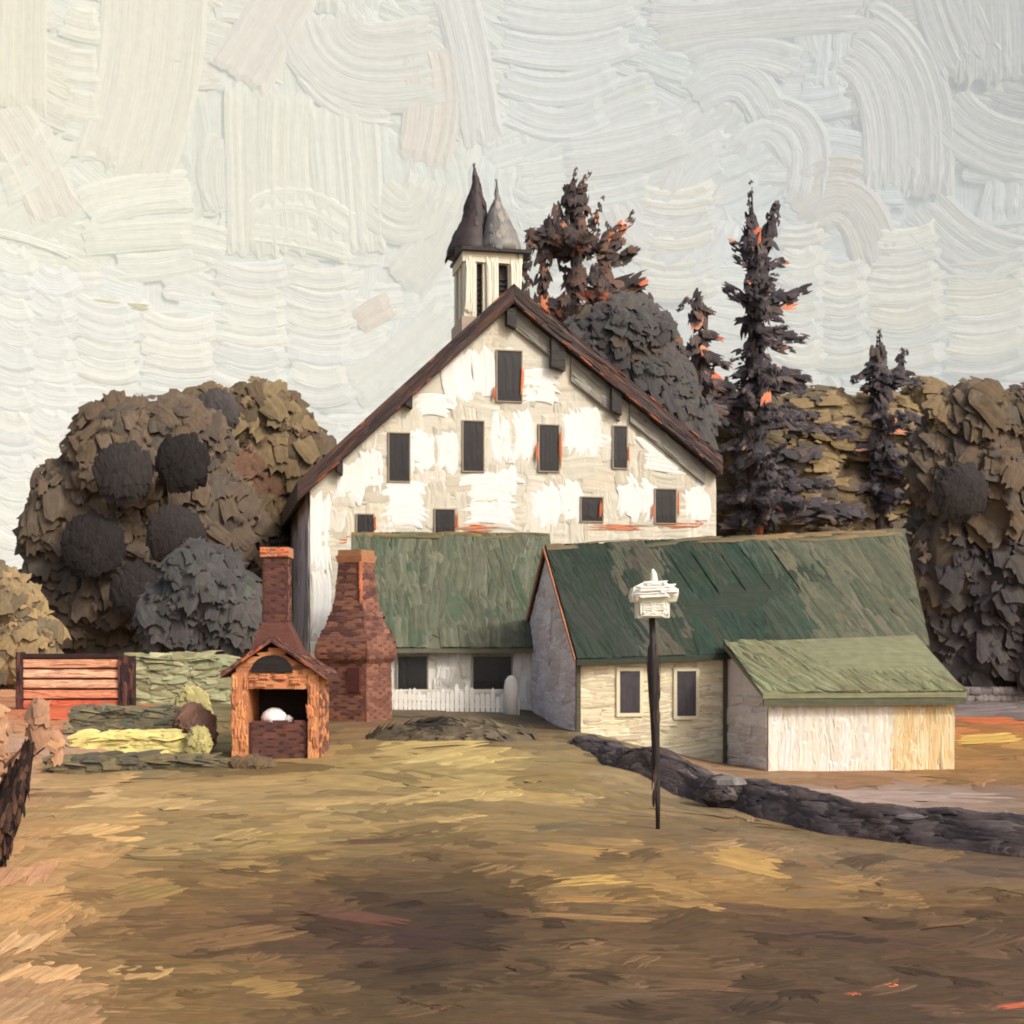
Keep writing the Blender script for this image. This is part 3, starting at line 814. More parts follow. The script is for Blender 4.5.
gp.loft([(pp.x, pp.y, pp.z - .15, .24, .22), (pp.x, pp.y, pp.z + .9, .24, .22), (pp.x, pp.y, pp.z + 1.12, .2, .19), (pp.x, pp.y, pp.z + 1.25, .1, .1), (pp.x, pp.y, pp.z + 1.28, .02, .02)], 10, C(232, 228, 218), 0, .05)
gp.build('gate_post', M_WALL, pf, True)

# ------------------------------------------------------------------ brick ovens
def brick_face(mb, surf, u0, u1, v0, v1, cols, clamp=None, bw=.55, bh=.105, skip=.04, tilt=0):
    v = v0; k = 0
    while v < v1 - .02:
        u = u0 - (bw / 2 if k % 2 else 0)
        while u < u1:
            a, b = max(u, u0), min(u + bw - .02, u1)
            if b - a > .05 and R.random() > skip:
                cm = (a + b) / 2
                if clamp is None or clamp(cm, v + bh / 2):
                    mb.stroke(surf, [(a, v + bh / 2 + R.uniform(-.012, .012)), (b, v + bh / 2 + R.uniform(-.012, .012))], bh * R.uniform(1.1, 1.7), .006, jit(R.choice(cols), .05), .005 + .008 * R.random(), 4, 4, .25, .06)
            u += bw
        v += bh; k += 1
RB = [C(122, 86, 73), C(116, 80, 68), C(128, 90, 75), C(108, 76, 66), C(134, 94, 77)]
RO = [C(198, 136, 92), C(206, 146, 100), C(188, 126, 86), C(194, 128, 90), C(176, 118, 84)]
RM = [C(90, 62, 56), C(84, 58, 54), C(96, 64, 57), C(104, 68, 59)]
# left oven
Yo = 36.0
ox, oz = (275 - 512) / F * Yo, ZC + (HOR - 760) / F * Yo
S = F / Yo
oven = thing('brick_oven', (ox, Yo, oz), 'gabled orange brick bake oven with open hearth and dark red chimney', 'oven')
def O(px, row, d=0): return Vector(((px - 512) / F * Yo, Yo + d, ZC + (HOR - row) / F * Yo))
bd = MB(.03)
X = lambda px: (px - 512) / F * Yo
Zr = lambda row: ZC + (HOR - row) / F * Yo
D = 1.9
MORT = C(176, 118, 80)
zb = Zr(768)
bd.box((X(232), Yo, zb), (X(248) - X(232), 0, 0), (0, D, 0), (0, 0, Zr(674) - zb), MORT)
bd.box((X(308), Yo, zb), (X(319) - X(308), 0, 0), (0, D, 0), (0, 0, Zr(674) - zb), MORT)
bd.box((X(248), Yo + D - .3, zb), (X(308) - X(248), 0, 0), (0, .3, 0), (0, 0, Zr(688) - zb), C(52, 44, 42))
bd.box((X(248), Yo + .01, Zr(689)), (X(308) - X(248), 0, 0), (0, D - .31, 0), (0, 0, Zr(674) - Zr(689)), MORT)
# gable wall
gl = [Vector((X(234), Yo + .02, Zr(673.9))), Vector((X(318), Yo + .02, Zr(673.9))), Vector((X(272), Yo + .02, Zr(648)))]
bd.poly(gl, MORT); bd.poly([p + Vector((0, D - .04, 0)) for p in gl][::-1], MORT)
sf = plane((0, Yo - .003, 0), (1, 0, 0), Z)
brick_face(bd, sf, X(232), X(248), Zr(764), Zr(674), RO)
cover(bd, sf, X(232), X(248), Zr(764), Zr(674), 34, (.12, .22), (.3, .8), 1.5, lambda u, v: R.choice(RO), .012, .02, lanes=5, cj=.05)
brick_face(bd, sf, X(308), X(319), Zr(764), Zr(674), RO)
cover(bd, sf, X(308), X(319), Zr(764), Zr(674), 34, (.12, .22), (.3, .8), 1.5, lambda u, v: R.choice(RO), .012, .02, lanes=5, cj=.05)
brick_face(bd, sf, X(248), X(308), Zr(688), Zr(674), RO)
brick_face(bd, plane((0, Yo + .015, 0), (1, 0, 0), Z), X(234), X(318), Zr(674), Zr(648), RO + RB,
           lambda a, b: b < (Zr(674) + (Zr(648) - Zr(674)) * (1 - (abs(a - X(272)) / (X(318) - X(272))))))
brick_face(bd, plane((X(319) + .003, Yo, 0), (0, 1, 0), Z), 0, D, Zr(764), Zr(674), RO + RB)
brick_face(bd, plane((X(232) - .003, Yo + D, 0), (0, -1, 0), Z), 0, D, Zr(764), Zr(674), RB)
for k in range(26):
    px = R.choice([R.uniform(233, 246), R.uniform(309, 317), R.uniform(234, 316)]); row = R.uniform(680, 750) if px < 247 or px > 308 else R.uniform(675, 686)
    bd.stroke(sf, [(X(px), Zr(row + 8)), (X(px) + R.uniform(-.05, .05), Zr(row - 8))] if px < 247 or px > 308 else [(X(px) - .2, Zr(row)), (X(px) + .2, Zr(row))], R.uniform(.1, .2), .03, jit(R.choice(RO), .12), .045, 5, 5, .2, .08)
bd.build('body', M_BRICK, oven)
he = MB(.03)
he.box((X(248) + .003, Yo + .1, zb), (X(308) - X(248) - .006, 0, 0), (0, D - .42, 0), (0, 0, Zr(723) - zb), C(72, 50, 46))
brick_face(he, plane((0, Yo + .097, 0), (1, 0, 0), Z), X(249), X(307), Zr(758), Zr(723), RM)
he.build('hearth', M_BRICK, oven)
fbx = MB(.03)
pts = []
for k in range(13):
    a = PI * k / 12
    pts.append(Vector((X(272) - math.cos(a) * (X(294) - X(252)) / 2, Yo, Zr(672.5) + math.sin(a) * (Zr(655) - Zr(672.5)))))
fbx.solid([p - Vector((0, .0, 0)) + Vector((0, .3, 0)) for p in pts][::-1], [p - Vector((0, .07, 0)) for p in pts][::-1], C(38, 34, 34))
fbx.build('arched_vent', M_DARK, oven)
ro = MB(.03)
for (xa, ra, xb, rb) in ((X(222), 678, X(272), 642), (X(272), 642, X(328), 680)):
    lo = [Vector((xa, Yo - .18, Zr(ra))), Vector((xb, Yo - .18, Zr(rb))), Vector((xb, Yo + D + .1, Zr(rb))), Vector((xa, Yo + D + .1, Zr(ra)))]
    ro.solid(lo, [p + Z * .13 for p in lo], C(92, 62, 54))
    d = lo[1] - lo[0]; ll = d.length
    cover(ro, plane(lo[0] + Vector((0, -.003, .0)), d, Z), 0, ll, .01, .13, 14, (.08, .14), (.3, .8), 0, lambda u, v: R.choice(RB + RM + [C(178, 104, 70)]), .03, .015, lanes=4)
    cover(ro, plane(lo[0] + Z * .135, d, Vector((0, 1, 0))), 0, ll, 0, 2.1, 40, (.12, .2), (.4, .9), 1.57, lambda u, v: R.choice(RM + RB), .02, .015, lanes=4)
ro.build('roof', M_BRICK, oven)
ch = MB(.03)
cx0, cx1 = X(259), X(284)
ch.box((cx0, Yo + .5, Zr(662)), (cx1 - cx0, 0, 0), (0, .68, 0), (0, 0, Zr(556) - Zr(662)), C(84, 54, 50))
brick_face(ch, plane((cx0, Yo + .497, 0), (1, 0, 0), Z), 0, cx1 - cx0, Zr(656), Zr(556), RM)
brick_face(ch, plane((cx1 + .003, Yo + .5, 0), (0, 1, 0), Z), 0, .68, Zr(656), Zr(556), RB + RM)
brick_face(ch, plane((cx0 - .003, Yo + 1.18, 0), (0, -1, 0), Z), 0, .68, Zr(656), Zr(556), RM)
# flared foot of the chimney
lo = [Vector((X(246), Yo + .3, Zr(654))), Vector((X(300), Yo + .3, Zr(656))), Vector((X(300), Yo + 1.4, Zr(656))), Vector((X(246), Yo + 1.4, Zr(654)))]
hi = [Vector((cx0 - .01, Yo + .49, Zr(622))), Vector((cx1 + .01, Yo + .49, Zr(622))), Vector((cx1 + .01, Yo + 1.19, Zr(622))), Vector((cx0 - .01, Yo + 1.19, Zr(622)))]
ch.solid(lo, hi, C(96, 62, 54))
cho = ch.build('chimney', M_BRICK, oven)
cc = MB(.03)
cc.box((cx0 - .05, Yo + .44, Zr(556) + .002), (cx1 - cx0 + .1, 0, 0), (0, .8, 0), (0, 0, Zr(546) - Zr(556)), C(182, 126, 96))
cover(cc, plane((cx0 - .05, Yo + .437, Zr(556)), (1, 0, 0), Z), 0, cx1 - cx0 + .1, .02, .25, 12, (.08, .14), (.2, .5), 0.1, lambda u, v: R.choice([C(196, 138, 108), C(170, 108, 82), C(206, 120, 82)]), .03, .015, lanes=4)
cc.build('chimney_cap', M_BRICK, cho)
# white bundle lying on the hearth
wp = Vector((X(271), Yo + .55, Zr(723)))
wb = MB(.03)
wb.loft([(wp.x, wp.y, wp.z, .34, .3), (wp.x, wp.y, wp.z + .12, .36, .31), (wp.x - .02, wp.y, wp.z + .24, .28, .24), (wp.x - .03, wp.y, wp.z + .33, .15, .14), (wp.x - .03, wp.y, wp.z + .37, .04, .04)], 12, C(226, 222, 218, 1.2), 0, .08)
wb.loft([(wp.x + .36, wp.y - .05, wp.z, .13, .13), (wp.x + .36, wp.y - .05, wp.z + .1, .14, .13), (wp.x + .35, wp.y - .05, wp.z + .18, .05, .05)], 9, C(206, 196, 190), 0, .1)
for k in range(30):
    a = R.uniform(PI, 2 * PI); e = R.uniform(0, 1.3)
    n = Vector((math.cos(a) * math.cos(e), math.sin(a) * math.cos(e), math.sin(e)))
    wb.dab(wp + Vector((n.x * .34, n.y * .3, .04 + n.z * .32)), n, Z, .12, .2, jit(C(228, 224, 222, 1.2), .08), bulge=.1)
o = wb.build('white_bundle', M_WALL, None, True)
tag(o, 'rounded white lump lying on the hearth inside the gabled oven', 'bundle')
o.name = 'white_bundle'

# right oven: tapered brick chimney on a square body
Yq = 41.0
qx = (352 - 512) / F * Yq
qz = ZC + (HOR - 720) / F * Yq
kiln = thing('brick_chimney_oven', (qx, Yq + 1, qz), 'tapering red brown brick chimney stove beside the gabled oven', 'oven')
Zq = lambda row: ZC + (HOR - row) / F * Yq
ang = math.radians(-24)
prof = [(728, 1.02, 0), (700, 1.01, 0), (664, .99, 0), (659, 1.14, 0), (652, 1.16, 0), (640, 1.06, 0), (626, .86, 0), (612, .69, 0), (598, .6, 0), (582, .55, 0), (561, .5, 0)]
ca, sa = math.cos(ang), math.sin(ang)
cy = Yq + 1.1
def Q(lx, ly, z): return Vector((qx + ca * lx - sa * ly, cy + sa * lx + ca * ly, z))
def kring(row, h): return [Q(-h, -h, Zq(row)), Q(h, -h, Zq(row)), Q(h, h, Zq(row)), Q(-h, h, Zq(row))]
KS = .78
kb = MB(.03); kc = MB(.03)
for i in range(len(prof) - 1):
    tgt = kb if i < 5 else kc
    a, b = kring(prof[i][0], prof[i][1] * KS), kring(prof[i + 1][0], prof[i + 1][1] * KS)
    tgt.solid(a, b, C(110, 72, 60))
    for k in range(4):
        p0, p1, p3 = a[k], a[(k + 1) % 4], b[k]
        wid = (p1 - p0).length; Ux = (p1 - p0).normalized(); Vx = (b[k] + b[(k + 1) % 4] - a[k] - a[(k + 1) % 4]) * .5
        hh = Vx.length
        mid0 = (a[k] + a[(k + 1) % 4]) * .5; 
        wt = (b[(k + 1) % 4] - b[k]).length
        s = plane(mid0, Ux, Vx)
        s3 = (lambda s: (lambda u, v: (s(u, v)[0] + s(u, v)[1] * .003, s(u, v)[1])))(s)
        cols = RB + ([C(142, 94, 74)] if k == 0 else []) if i < 5 else RB + RM[:2]
        brick_face(tgt, s3, -wid / 2, wid / 2, 0, hh, cols, (lambda wid, wt, hh: (lambda u, v: abs(u) < wid / 2 + (wt / 2 - wid / 2) * v / hh - .08))(wid, wt, hh) if hh > .2 else None)
kbo = kb.build('body', M_BRICK, kiln)
ni = MB(.03)
s = plane(Q(0, -1.06 * KS, 0), Vector((ca, sa, 0)), Z); nn = Vector((sa, -ca, 0))
s2 = plane(Q(1.06 * KS, 0, 0), Vector((-sa, ca, 0)), Z); nn2 = Vector((ca, sa, 0))
def slab(mb, s, n, u0, u1, z0, z1, d0, d1, c):
    q = [s(u0, z0)[0], s(u1, z0)[0], s(u1, z1)[0], s(u0, z1)[0]]
    mb.solid([p + n * d0 for p in q], [p + n * d1 for p in q], c)
slab(ni, s, nn, .2, .62, Zq(692), Zq(668), -.1, .05, C(86, 48, 44))
ni.build('niche_panel', M_BRICK, kbo)
kc.build('chimney', M_BRICK, kiln)
kp = MB(.03)
kp.solid(kring(561, .53 * KS), kring(554, .58 * KS), C(170, 118, 88)); kp.solid([p + Z * .003 for p in kring(554, .52 * KS)], kring(548, .5 * KS), C(150, 112, 80))
kp.build('chimney_cap', M_BRICK, kiln)
eb = MB(.03)
for k in range(7):
    z = Zq(600 - k * 6)
    h = .62 - .015 * k
    p = Q(h * KS - .03, -h * KS + .02, z)
    eb.dab(p + nn * .04 + nn2 * .02, nn + nn2, Z, .12, .3, jit(C(178, 106, 76), .15), bulge=.1)
eb.build('orange_quoin', M_BRICK, kiln)

# ------------------------------------------------------------------ slatted fence panel on the left
Yf = 45.0
fz0 = g((75 - 512) / F * Yf, Yf)
XF = lambda px: (px - 512) / F * Yf
ZF = lambda row: ZC + (HOR - row) / F * Yf
fence = thing('slatted_fence', (XF(78), Yf, fz0), 'salmon red slatted wooden fence panel between two dark posts', 'fence')
m = MB(.03)
cols = [C(212, 160, 126), C(222, 178, 146), C(216, 172, 142), C(212, 146, 112), C(202, 108, 80)]
for k in range(5):
    r0 = 660 + k * 10.2; r1 = r0 + 8.2
    m.box((XF(23), Yf - .04, ZF(r1) + .02), (XF(120) - XF(23), 0, 0), (0, .06, 0), (0, 0, ZF(r0) - ZF(r1)), cols[k])
    s = plane((XF(23), Yf - .043, ZF(r1) + .02), (1, 0, 0), Z)
    cover(m, s, 0, XF(120) - XF(23), .02, ZF(r0) - ZF(r1), 16, (.1, .2), (.6, 1.8), 0.0, lambda u, v: jit(cols[k], .12), .025, .01, lanes=5)
m.build('slat', M_WOOD, fence)
m = MB(.03)
m.box((XF(21), Yf + .03, ZF(708)), (XF(121) - XF(21), 0, 0), (0, .03, 0), (0, 0, ZF(658) - ZF(708)), C(96, 60, 50))
m.build('backing_board', M_WOOD, fence)
for (a, b, t_) in ((17, 24, 652), (119, 135, 656)):
    m = MB(.03)
    m.box((XF(a), Yf - .12, fz0 - .4), (XF(b) - XF(a), 0, 0), (0, .26, 0), (0, 0, ZF(t_) - fz0 + .4), C(58, 44, 44))
    cover(m, plane((XF(a), Yf - .123, ZF(712)), (1, 0, 0), Z), 0, XF(b) - XF(a), 0, ZF(t_) - ZF(712), 12, (.1, .18), (.4, 1), 1.57, lambda u, v: R.choice([C(50, 40, 42), C(70, 50, 46), C(90, 62, 54)]), .03, .015, lanes=4)
    m.build('post', M_WOOD, fence)
m = MB(.03)
m.box((XF(24) + .003, Yf - .09, ZF(658)), (XF(119) - XF(24) - .006, 0, 0), (0, .14, 0), (0, 0, .14), C(54, 42, 42))
m.build('top_rail', M_WOOD, fence)

# ------------------------------------------------------------------ lamp post
Lp = ground_hit(657, 831)
lamp = thing('lamp_post', Lp, 'dark slender lamp post topped by a white boxy lantern', 'lamp')
YL = Lp.y
XL = lambda px: (px - 512) / F * YL
ZL = lambda row: ZC + (HOR - row) / F * YL
m = MB(.02)
m.tube([(XL(658), YL, ZL(834)), (XL(657.5), YL, ZL(790)), (XL(656), YL, ZL(760)), (XL(655), YL, ZL(720)), (XL(653.5), YL, ZL(690)), (XL(653), YL, ZL(665)), (XL(653), YL, ZL(648)), (XL(653), YL, ZL(643)), (XL(652), YL, ZL(618))],
       [.03, .045, .06, .075, .085, .1, .085, .055, .05], C(48, 42, 42), 10, .15)
for k in range(50):
    row = R.uniform(650, 800); a = R.uniform(PI, 2 * PI); rr = .085 if row < 720 else .055
    m.dab(Vector((XL(655) + rr * math.cos(a), YL + rr * math.sin(a), ZL(row))), Vector((math.cos(a), math.sin(a), 0)), Z, .05, .28, jit(R.choice([C(46, 40, 40), C(60, 50, 46), C(78, 64, 54)]), .15), bulge=.08)
m.build('pole', M_DARK, lamp, True)
ln = MB(.02)
LW = C(226, 226, 208)
def lbox(x0, x1, r0, r1, d, t=0.0, c=LW):
    ln.box((XL(x0), YL - d / 2, ZL(r1)), (XL(x1) - XL(x0), 0, 0), (0, d, 0), (0, 0, ZL(r0) - ZL(r1)), c)
lbox(636, 668, 601, 618, .5)
sf = plane((0, YL - .253, 0), (1, 0, 0), Z)
for (a, r0, b, r1, wd) in [(638,604,666,603,6),(637,609,668,608,6),(640,614,666,615,6),(650,600,652,617,8),(662,601,664,617,7),(640,601,641,616,6)]:
    ln.stroke(sf, [(XL(a), ZL(r0)), (XL(b), ZL(r1))], wd / F * YL, .035, jit(C(232, 232, 218), .05), .015, 5, 7, .1, .08)
lno = ln.build('lantern', M_WALL, lamp)
lro = MB(.02)
LZ = [(602, .37, .30), (596, .40, .33), (588, .36, .29), (583, .20, .16), (581, .05, .05)]
lev = [(XL(653), YL, ZL(r_), a, b) for r_, a, b in LZ]
lro.loft([(l[0], l[1], l[2], l[3] * 1.3, l[4] * 1.35) for l in lev], 4, LW, 0, .05)
for (a, r0, b, r1, wd) in [(632,590,675,588,7),(632,597,668,595,6),(640,585,666,584,5),(655,592,677,592,5)]:
    lro.stroke(plane((0, YL - .37, 0), (1, 0, 0), Z), [(XL(a), ZL(r0)), (XL(b), ZL(r1))], wd / F * YL, .05, jit(C(234, 234, 222), .05), .0, 5, 8, .1, .08)
lroo = lro.build('lantern_roof', M_WALL, lno)
fi = MB(.02)
fi.loft([(XL(654), YL, ZL(584), .07, .07), (XL(654), YL, ZL(578), .06, .06), (XL(653.5), YL, ZL(573), .05, .05), (XL(653), YL, ZL(569), .015, .015)], 8, LW, 0, .05)
fi.build('finial', M_WALL, lno, True)

# ------------------------------------------------------------------ dry stone wall, boulder, dark heap, far stone wall
def stone(mb, p, sx, sy, sz, c):
    lev = []
    for (t, k) in ((-.5, .7), (-.2, 1.0), (.2, .95), (.42, .65), (.5, .25)):
        lev.append((p.x + R.uniform(-.05, .05) * sx, p.y + R.uniform(-.05, .05) * sy, p.z + t * sz, sx * .5 * k * R.uniform(.9, 1.1), sy * .5 * k * R.uniform(.9, 1.1)))
    mb.loft(lev, 7, c, R.uniform(0, 3), .14)
wl = MB(.04)
line = [(584,733,744,40.2),(610,0,756,38),(650,0,775,35.5),(690,0,793,33.4),(730,0,806,31.5),(790,0,820,29.6),(850,0,833,27.6),(920,0,842,26),(990,0,850,24.7),(1060,0,858,23.6),(1160,0,866,22.6),(1300,0,872,22),(1500,0,876,22)]
wpts = [ground_hit(a, d_) for (a, _, d_, _) in line]
DK = [C(70, 63, 63, 1.2), C(78, 70, 70, 1.2), C(60, 55, 57, 1.2), C(90, 82, 80, 1.2), C(76, 66, 62, 1.2)]
cum = [0.0]
for a, b in zip(wpts[:-1], wpts[1:]): cum.append(cum[-1] + math.hypot(b.x - a.x, b.y - a.y))
PROF = [(-.7, -.15), (-.46, .22), (-.24, .48), (-.03, .6), (.22, .58), (.38, .3), (.5, -.15)]
def surf_wall(u, v):
    u = min(max(u, 0), cum[-1] - 1e-4); v = min(max(v, 0), len(PROF) - 1.001)
    i_ = max(k for k in range(len(cum) - 1) if cum[k] <= u)
    t = (u - cum[i_]) / (cum[i_ + 1] - cum[i_])
    a, b = wpts[i_], wpts[i_ + 1]
    p = a.lerp(b, t)
    i0, i1 = max(0, i_ - 1), min(len(wpts) - 1, i_ + 2)
    d0 = wpts[i_ + 1] - wpts[i0]; d1 = wpts[i1] - wpts[i_]
    d = d0.lerp(d1, t); d.z = 0; d.normalize()
    nrm = Vector((-d.y, d.x, 0))
    k = int(v); f = v - k
    o_ = PROF[k][0] * (1 - f) + PROF[k + 1][0] * f; h_ = PROF[k][1] * (1 - f) + PROF[k + 1][1] * f
    hs = min(1, .3 + u / 7) * (1 if u < 14 else max(.75, 1 - (u - 14) * .02)) + .05 * math.sin(u * 1.3) + .04 * math.sin(u * 4.7 + 1)
    q = p + nrm * (o_ + .05 * math.sin(u * 3.3 + v * 2))
    q.z = g(p.x, p.y) + h_ * hs
    e = Vector((PROF[k + 1][0] - PROF[k][0], PROF[k + 1][1] - PROF[k][1]))
    n = (nrm * -e.y + Z * e.x); n.normalize()
    return q, n
NWU = int(cum[-1] / .25)
rows_ = []
for k in range(NWU + 1):
    rows_.append([wl.vert(surf_wall(cum[-1] * k / NWU, v)[0], jit(R.choice(DK), .08), (v * 12, k * 6)) for v in range(len(PROF))])
for k in range(NWU):
    for v in range(len(PROF) - 1):
        wl.f.append([rows_[k][v], rows_[k + 1][v], rows_[k + 1][v + 1], rows_[k][v + 1]])
wl.f.append(rows_[0]); wl.f.append(rows_[-1][::-1])
cover(wl, surf_wall, 0, cum[-1], .2, 5, 560, (.5, 1.1), (.4, 1.3), 0.0, lambda u, v: R.choice(DK), .035, .02, lanes=5, nseg=5, cj=.1, lj=.06, ragged=.3)
for k in range(16):
    u = R.uniform(4, cum[-1])
    wl.stroke(surf_wall, [(u, 2.2), (u + .4, 2.0), (u + R.uniform(.4, .8), 2.3)], .45, .04, C(122, 112, 110), .05, 5, 5, .3)
o = wl.build('stone_wall', M_STONE, None, True)
tag(o, 'long dark dry stone wall slanting down past the lamp post', 'wall')
bp = ground_hit(722, 808)
bm = MB(.03)
stone(bm, bp + Vector((0, -.2, .38)), 1.15, .8, .62, C(58, 54, 54))
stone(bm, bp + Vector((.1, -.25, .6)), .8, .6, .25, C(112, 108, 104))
for k in range(70):
    d = rdir(); d.y = -abs(d.y); d.z = abs(d.z)
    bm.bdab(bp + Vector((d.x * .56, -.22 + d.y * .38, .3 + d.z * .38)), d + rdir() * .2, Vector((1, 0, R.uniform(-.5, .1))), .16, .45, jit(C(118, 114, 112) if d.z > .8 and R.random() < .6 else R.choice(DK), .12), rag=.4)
o = bm.build('boulder', M_STONE, None, False)
tag(o, 'dark pointed boulder with a paler top lying against the long stone wall', 'rock')
hp = ground_hit(432, 738)
hm = MB(.04)
hm.loft([(hp.x + .5, hp.y, hp.z - .3, 2.7, 1.3), (hp.x + .55, hp.y, hp.z + .1, 2.4, 1.1), (hp.x + .6, hp.y, hp.z + .34, 1.7, .8), (hp.x + .7, hp.y, hp.z + .46, .9, .4), (hp.x + .7, hp.y, hp.z + .48, .1, .1)], 18, C(88, 80, 64), 0, .06)
for k in range(120):
    a = R.uniform(PI, 2 * PI); t = R.random()
    n = Vector((math.cos(a) * .7, math.sin(a) * .7, .3 + t))
    q = Vector((hp.x + .55 + math.cos(a) * (2.5 - 1.9 * t), hp.y + math.sin(a) * (1.2 - .9 * t), hp.z + .05 + .44 * t))
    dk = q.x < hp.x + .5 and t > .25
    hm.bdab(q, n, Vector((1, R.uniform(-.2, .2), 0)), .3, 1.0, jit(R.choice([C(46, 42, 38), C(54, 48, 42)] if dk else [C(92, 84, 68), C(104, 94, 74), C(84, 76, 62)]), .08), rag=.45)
o = hm.build('earth_heap', M_STONE)
tag(o, 'low grey brown heap of earth with a dark left flank before the cottage fence', 'heap')
fw = MB(.04)
fa, fb_ = Vector((15.6, 60, 0)), Vector((30, 61, 0))
for k in range(60):
    p = fa.lerp(fb_, k / 59)
    for j in range(2):
        stone(fw, Vector((p.x + R.uniform(-.1, .1), p.y, g(p.x, p.y) + .15 + .3 * j)), .55, .5, .4, jit(C(124, 116, 114), .15))
o = fw.build('stone_wall', M_STONE, None, True)
tag(o, 'low pale grey stone wall beyond the lean-to under the dark tree', 'wall')

# ------------------------------------------------------------------ vegetation
def lobe(mb, c, r, n, size, cols, cj=.07, up=.1, horiz=False, sub=2, core=True):
    for _ in range(sub):
        d = rdir(); d.y = -abs(d.y) * .6; d.normalize()
        f = R.uniform(.34, .56)
        lobe(mb, (c[0] + d.x * r[0] * .62, c[1] + d.y * r[1] * .55, c[2] + d.z * r[2] * .62), (r[0] * f, r[1] * f, r[2] * f * R.uniform(.75, 1.1)), int(n * f * f * 1.3), size * .85,
             [R.choice(cols), R.choice(cols), R.choice(cols)], cj, up, horiz, 0)
    # solid heart of the clump: an uneven ball of massed leaves
    NA, NB = 16, 9
    ph = [R.uniform(0, 6.28) for _ in range(4)]
    def rad(d):
        return .93 + .05 * math.sin(3 * d.x + 2 * d.z + ph[0]) + .04 * math.sin(5 * d.z - 3 * d.y + ph[1]) + .03 * math.sin(7 * d.x + ph[2])
    def dr(a, b): return Vector((math.cos(a) * math.sin(b), math.sin(a) * math.sin(b), math.cos(b)))
    ids = []
    for q in range(NB + 1 if core else 0):
        row = []
        for k in range(NA):
            d = dr(2 * PI * k / NA, PI * q / NB); t = rad(d) * .95
            row.append(mb.vert((c[0] + d.x * r[0] * t, c[1] + d.y * r[1] * t, c[2] + d.z * r[2] * t), jit(R.choice(cols), .05), (k * 9, q * 14)))
        ids.append(row)
    for q in range(NB if core else 0):
        for k in range(NA):
            mb.f.append([ids[q][k], ids[q + 1][k], ids[q + 1][(k + 1) % NA], ids[q][(k + 1) % NA]])
    rm = (r[0] + r[2]) / 2
    patch = [(rdir(), R.choice(cols)) for _ in range(7)]
    for _ in range(n):
        d = rdir()
        if d.y > .5 and R.random() < .7: continue
        if d.z < -.6 and R.random() < .5: continue
        loose = R.random() < .3
        t = rad(d) * (R.uniform(.97, 1.14) if loose else R.uniform(.97, 1.04))
        p = Vector((c[0] + d.x * r[0] * t, c[1] + d.y * r[1] * t, c[2] + d.z * r[2] * t))
        nrm = Vector((d.x / r[0], d.y / r[1], d.z / r[2])).normalized() * .42 + rdir() * (.2 if loose else .07) + Vector((.1, -.72, .28 + up))
        s = size * (R.uniform(.25, .55) if loose else R.uniform(.5, 1.2))
        best = max(patch, key=lambda q_: q_[0].dot(d))[1]
        cc = best if R.random() < .7 else R.choice(cols)
        tdir = Vector((1, R.gauss(0, .2), R.gauss(0, .25))) if horiz else Vector((R.gauss(0, .5), R.gauss(0, .5), 1))
        mb.bdab(p, nrm, tdir, s * R.uniform(.6, 1.0), s * R.uniform(1.0, 1.8), jit(cc, cj), lj=.03, rag=.42 if loose else .2, curl=.12 / rm if loose else .22 / rm)

def pl(px, row, Y, rpx, rrow, depth=None):
    p = P(px, row, Y); rx = rpx / F * Y; rz = rrow / F * Y
    return (p.x, p.y, p.z), (rx, depth or min(rx, rz) * 1.0 if depth is None else depth, rz)

def broad_tree(name, label, cat, base_px, Y, lobes, cols, dark, size, group=None, trunk_r=.35, limbs=5, dens=1.0, bark=(70, 60, 54), horiz=False):
    x = (base_px - 512) / F * Y
    b = Vector((x, Y, g(x, Y)))
    t = thing(name, b, label, cat, group)
    cr = MB(.05)
    tops = []
    for L in lobes:
        px, row, rp, rr = L[:4]; cl = L[4] if len(L) > 4 else cols; dy = L[5] if len(L) > 5 else 0
        c, r = pl(px, row, Y + dy, rp, rr)
        area = r[0] * r[2]
        lobe(cr, c, r, int(40 + area * 34 * dens / (size * size)), size, cl, horiz=horiz)
        tops.append(Vector(c))
    for (px, row, rp, dy, kd) in dark:      # dense dark clumps of leaves standing out of the crown
        c, r = pl(px, row, Y + dy, rp, rp)
        dc_ = tuple(v * kd for v in DARKL)
        for _ in range(150):
            d = rdir()
            if d.y > .3: continue
            p = Vector((c[0] + d.x * r[0] * .85, c[1] + d.y * r[0] * .22, c[2] + d.z * r[2] * .85))
            s = size * R.uniform(.4, .75)
            cr.bdab(p, d * .4 + rdir() * .12 - Vector((0, 1, 0)), Z + rdir() * .4, s * .9, s * 1.4, jit(dc_, .06), lj=.03, rag=.2)
    cr.build('crown', M_LEAF, t)
    tr = MB(.04)
    topz = max(p.z for p in tops)
    mid = sum(tops, Vector()) / len(tops)
    tr.tube([b - Z * .4, b + Z * .8, b.lerp(mid, .45) + Vector((.1, 0, 0)), mid], [trunk_r * 1.3, trunk_r, trunk_r * .8, trunk_r * .35], C(*bark), 8)
    for p in tops[:limbs]:
        s0 = b.lerp(mid, R.uniform(.4, .75))
        tr.tube([s0, s0.lerp(p, .5) + Vector((0, 0, .3)), p], [trunk_r * .45, trunk_r * .3, trunk_r * .08], C(*bark), 6)
    tr.build('trunk', M_BARK, t)
    return t

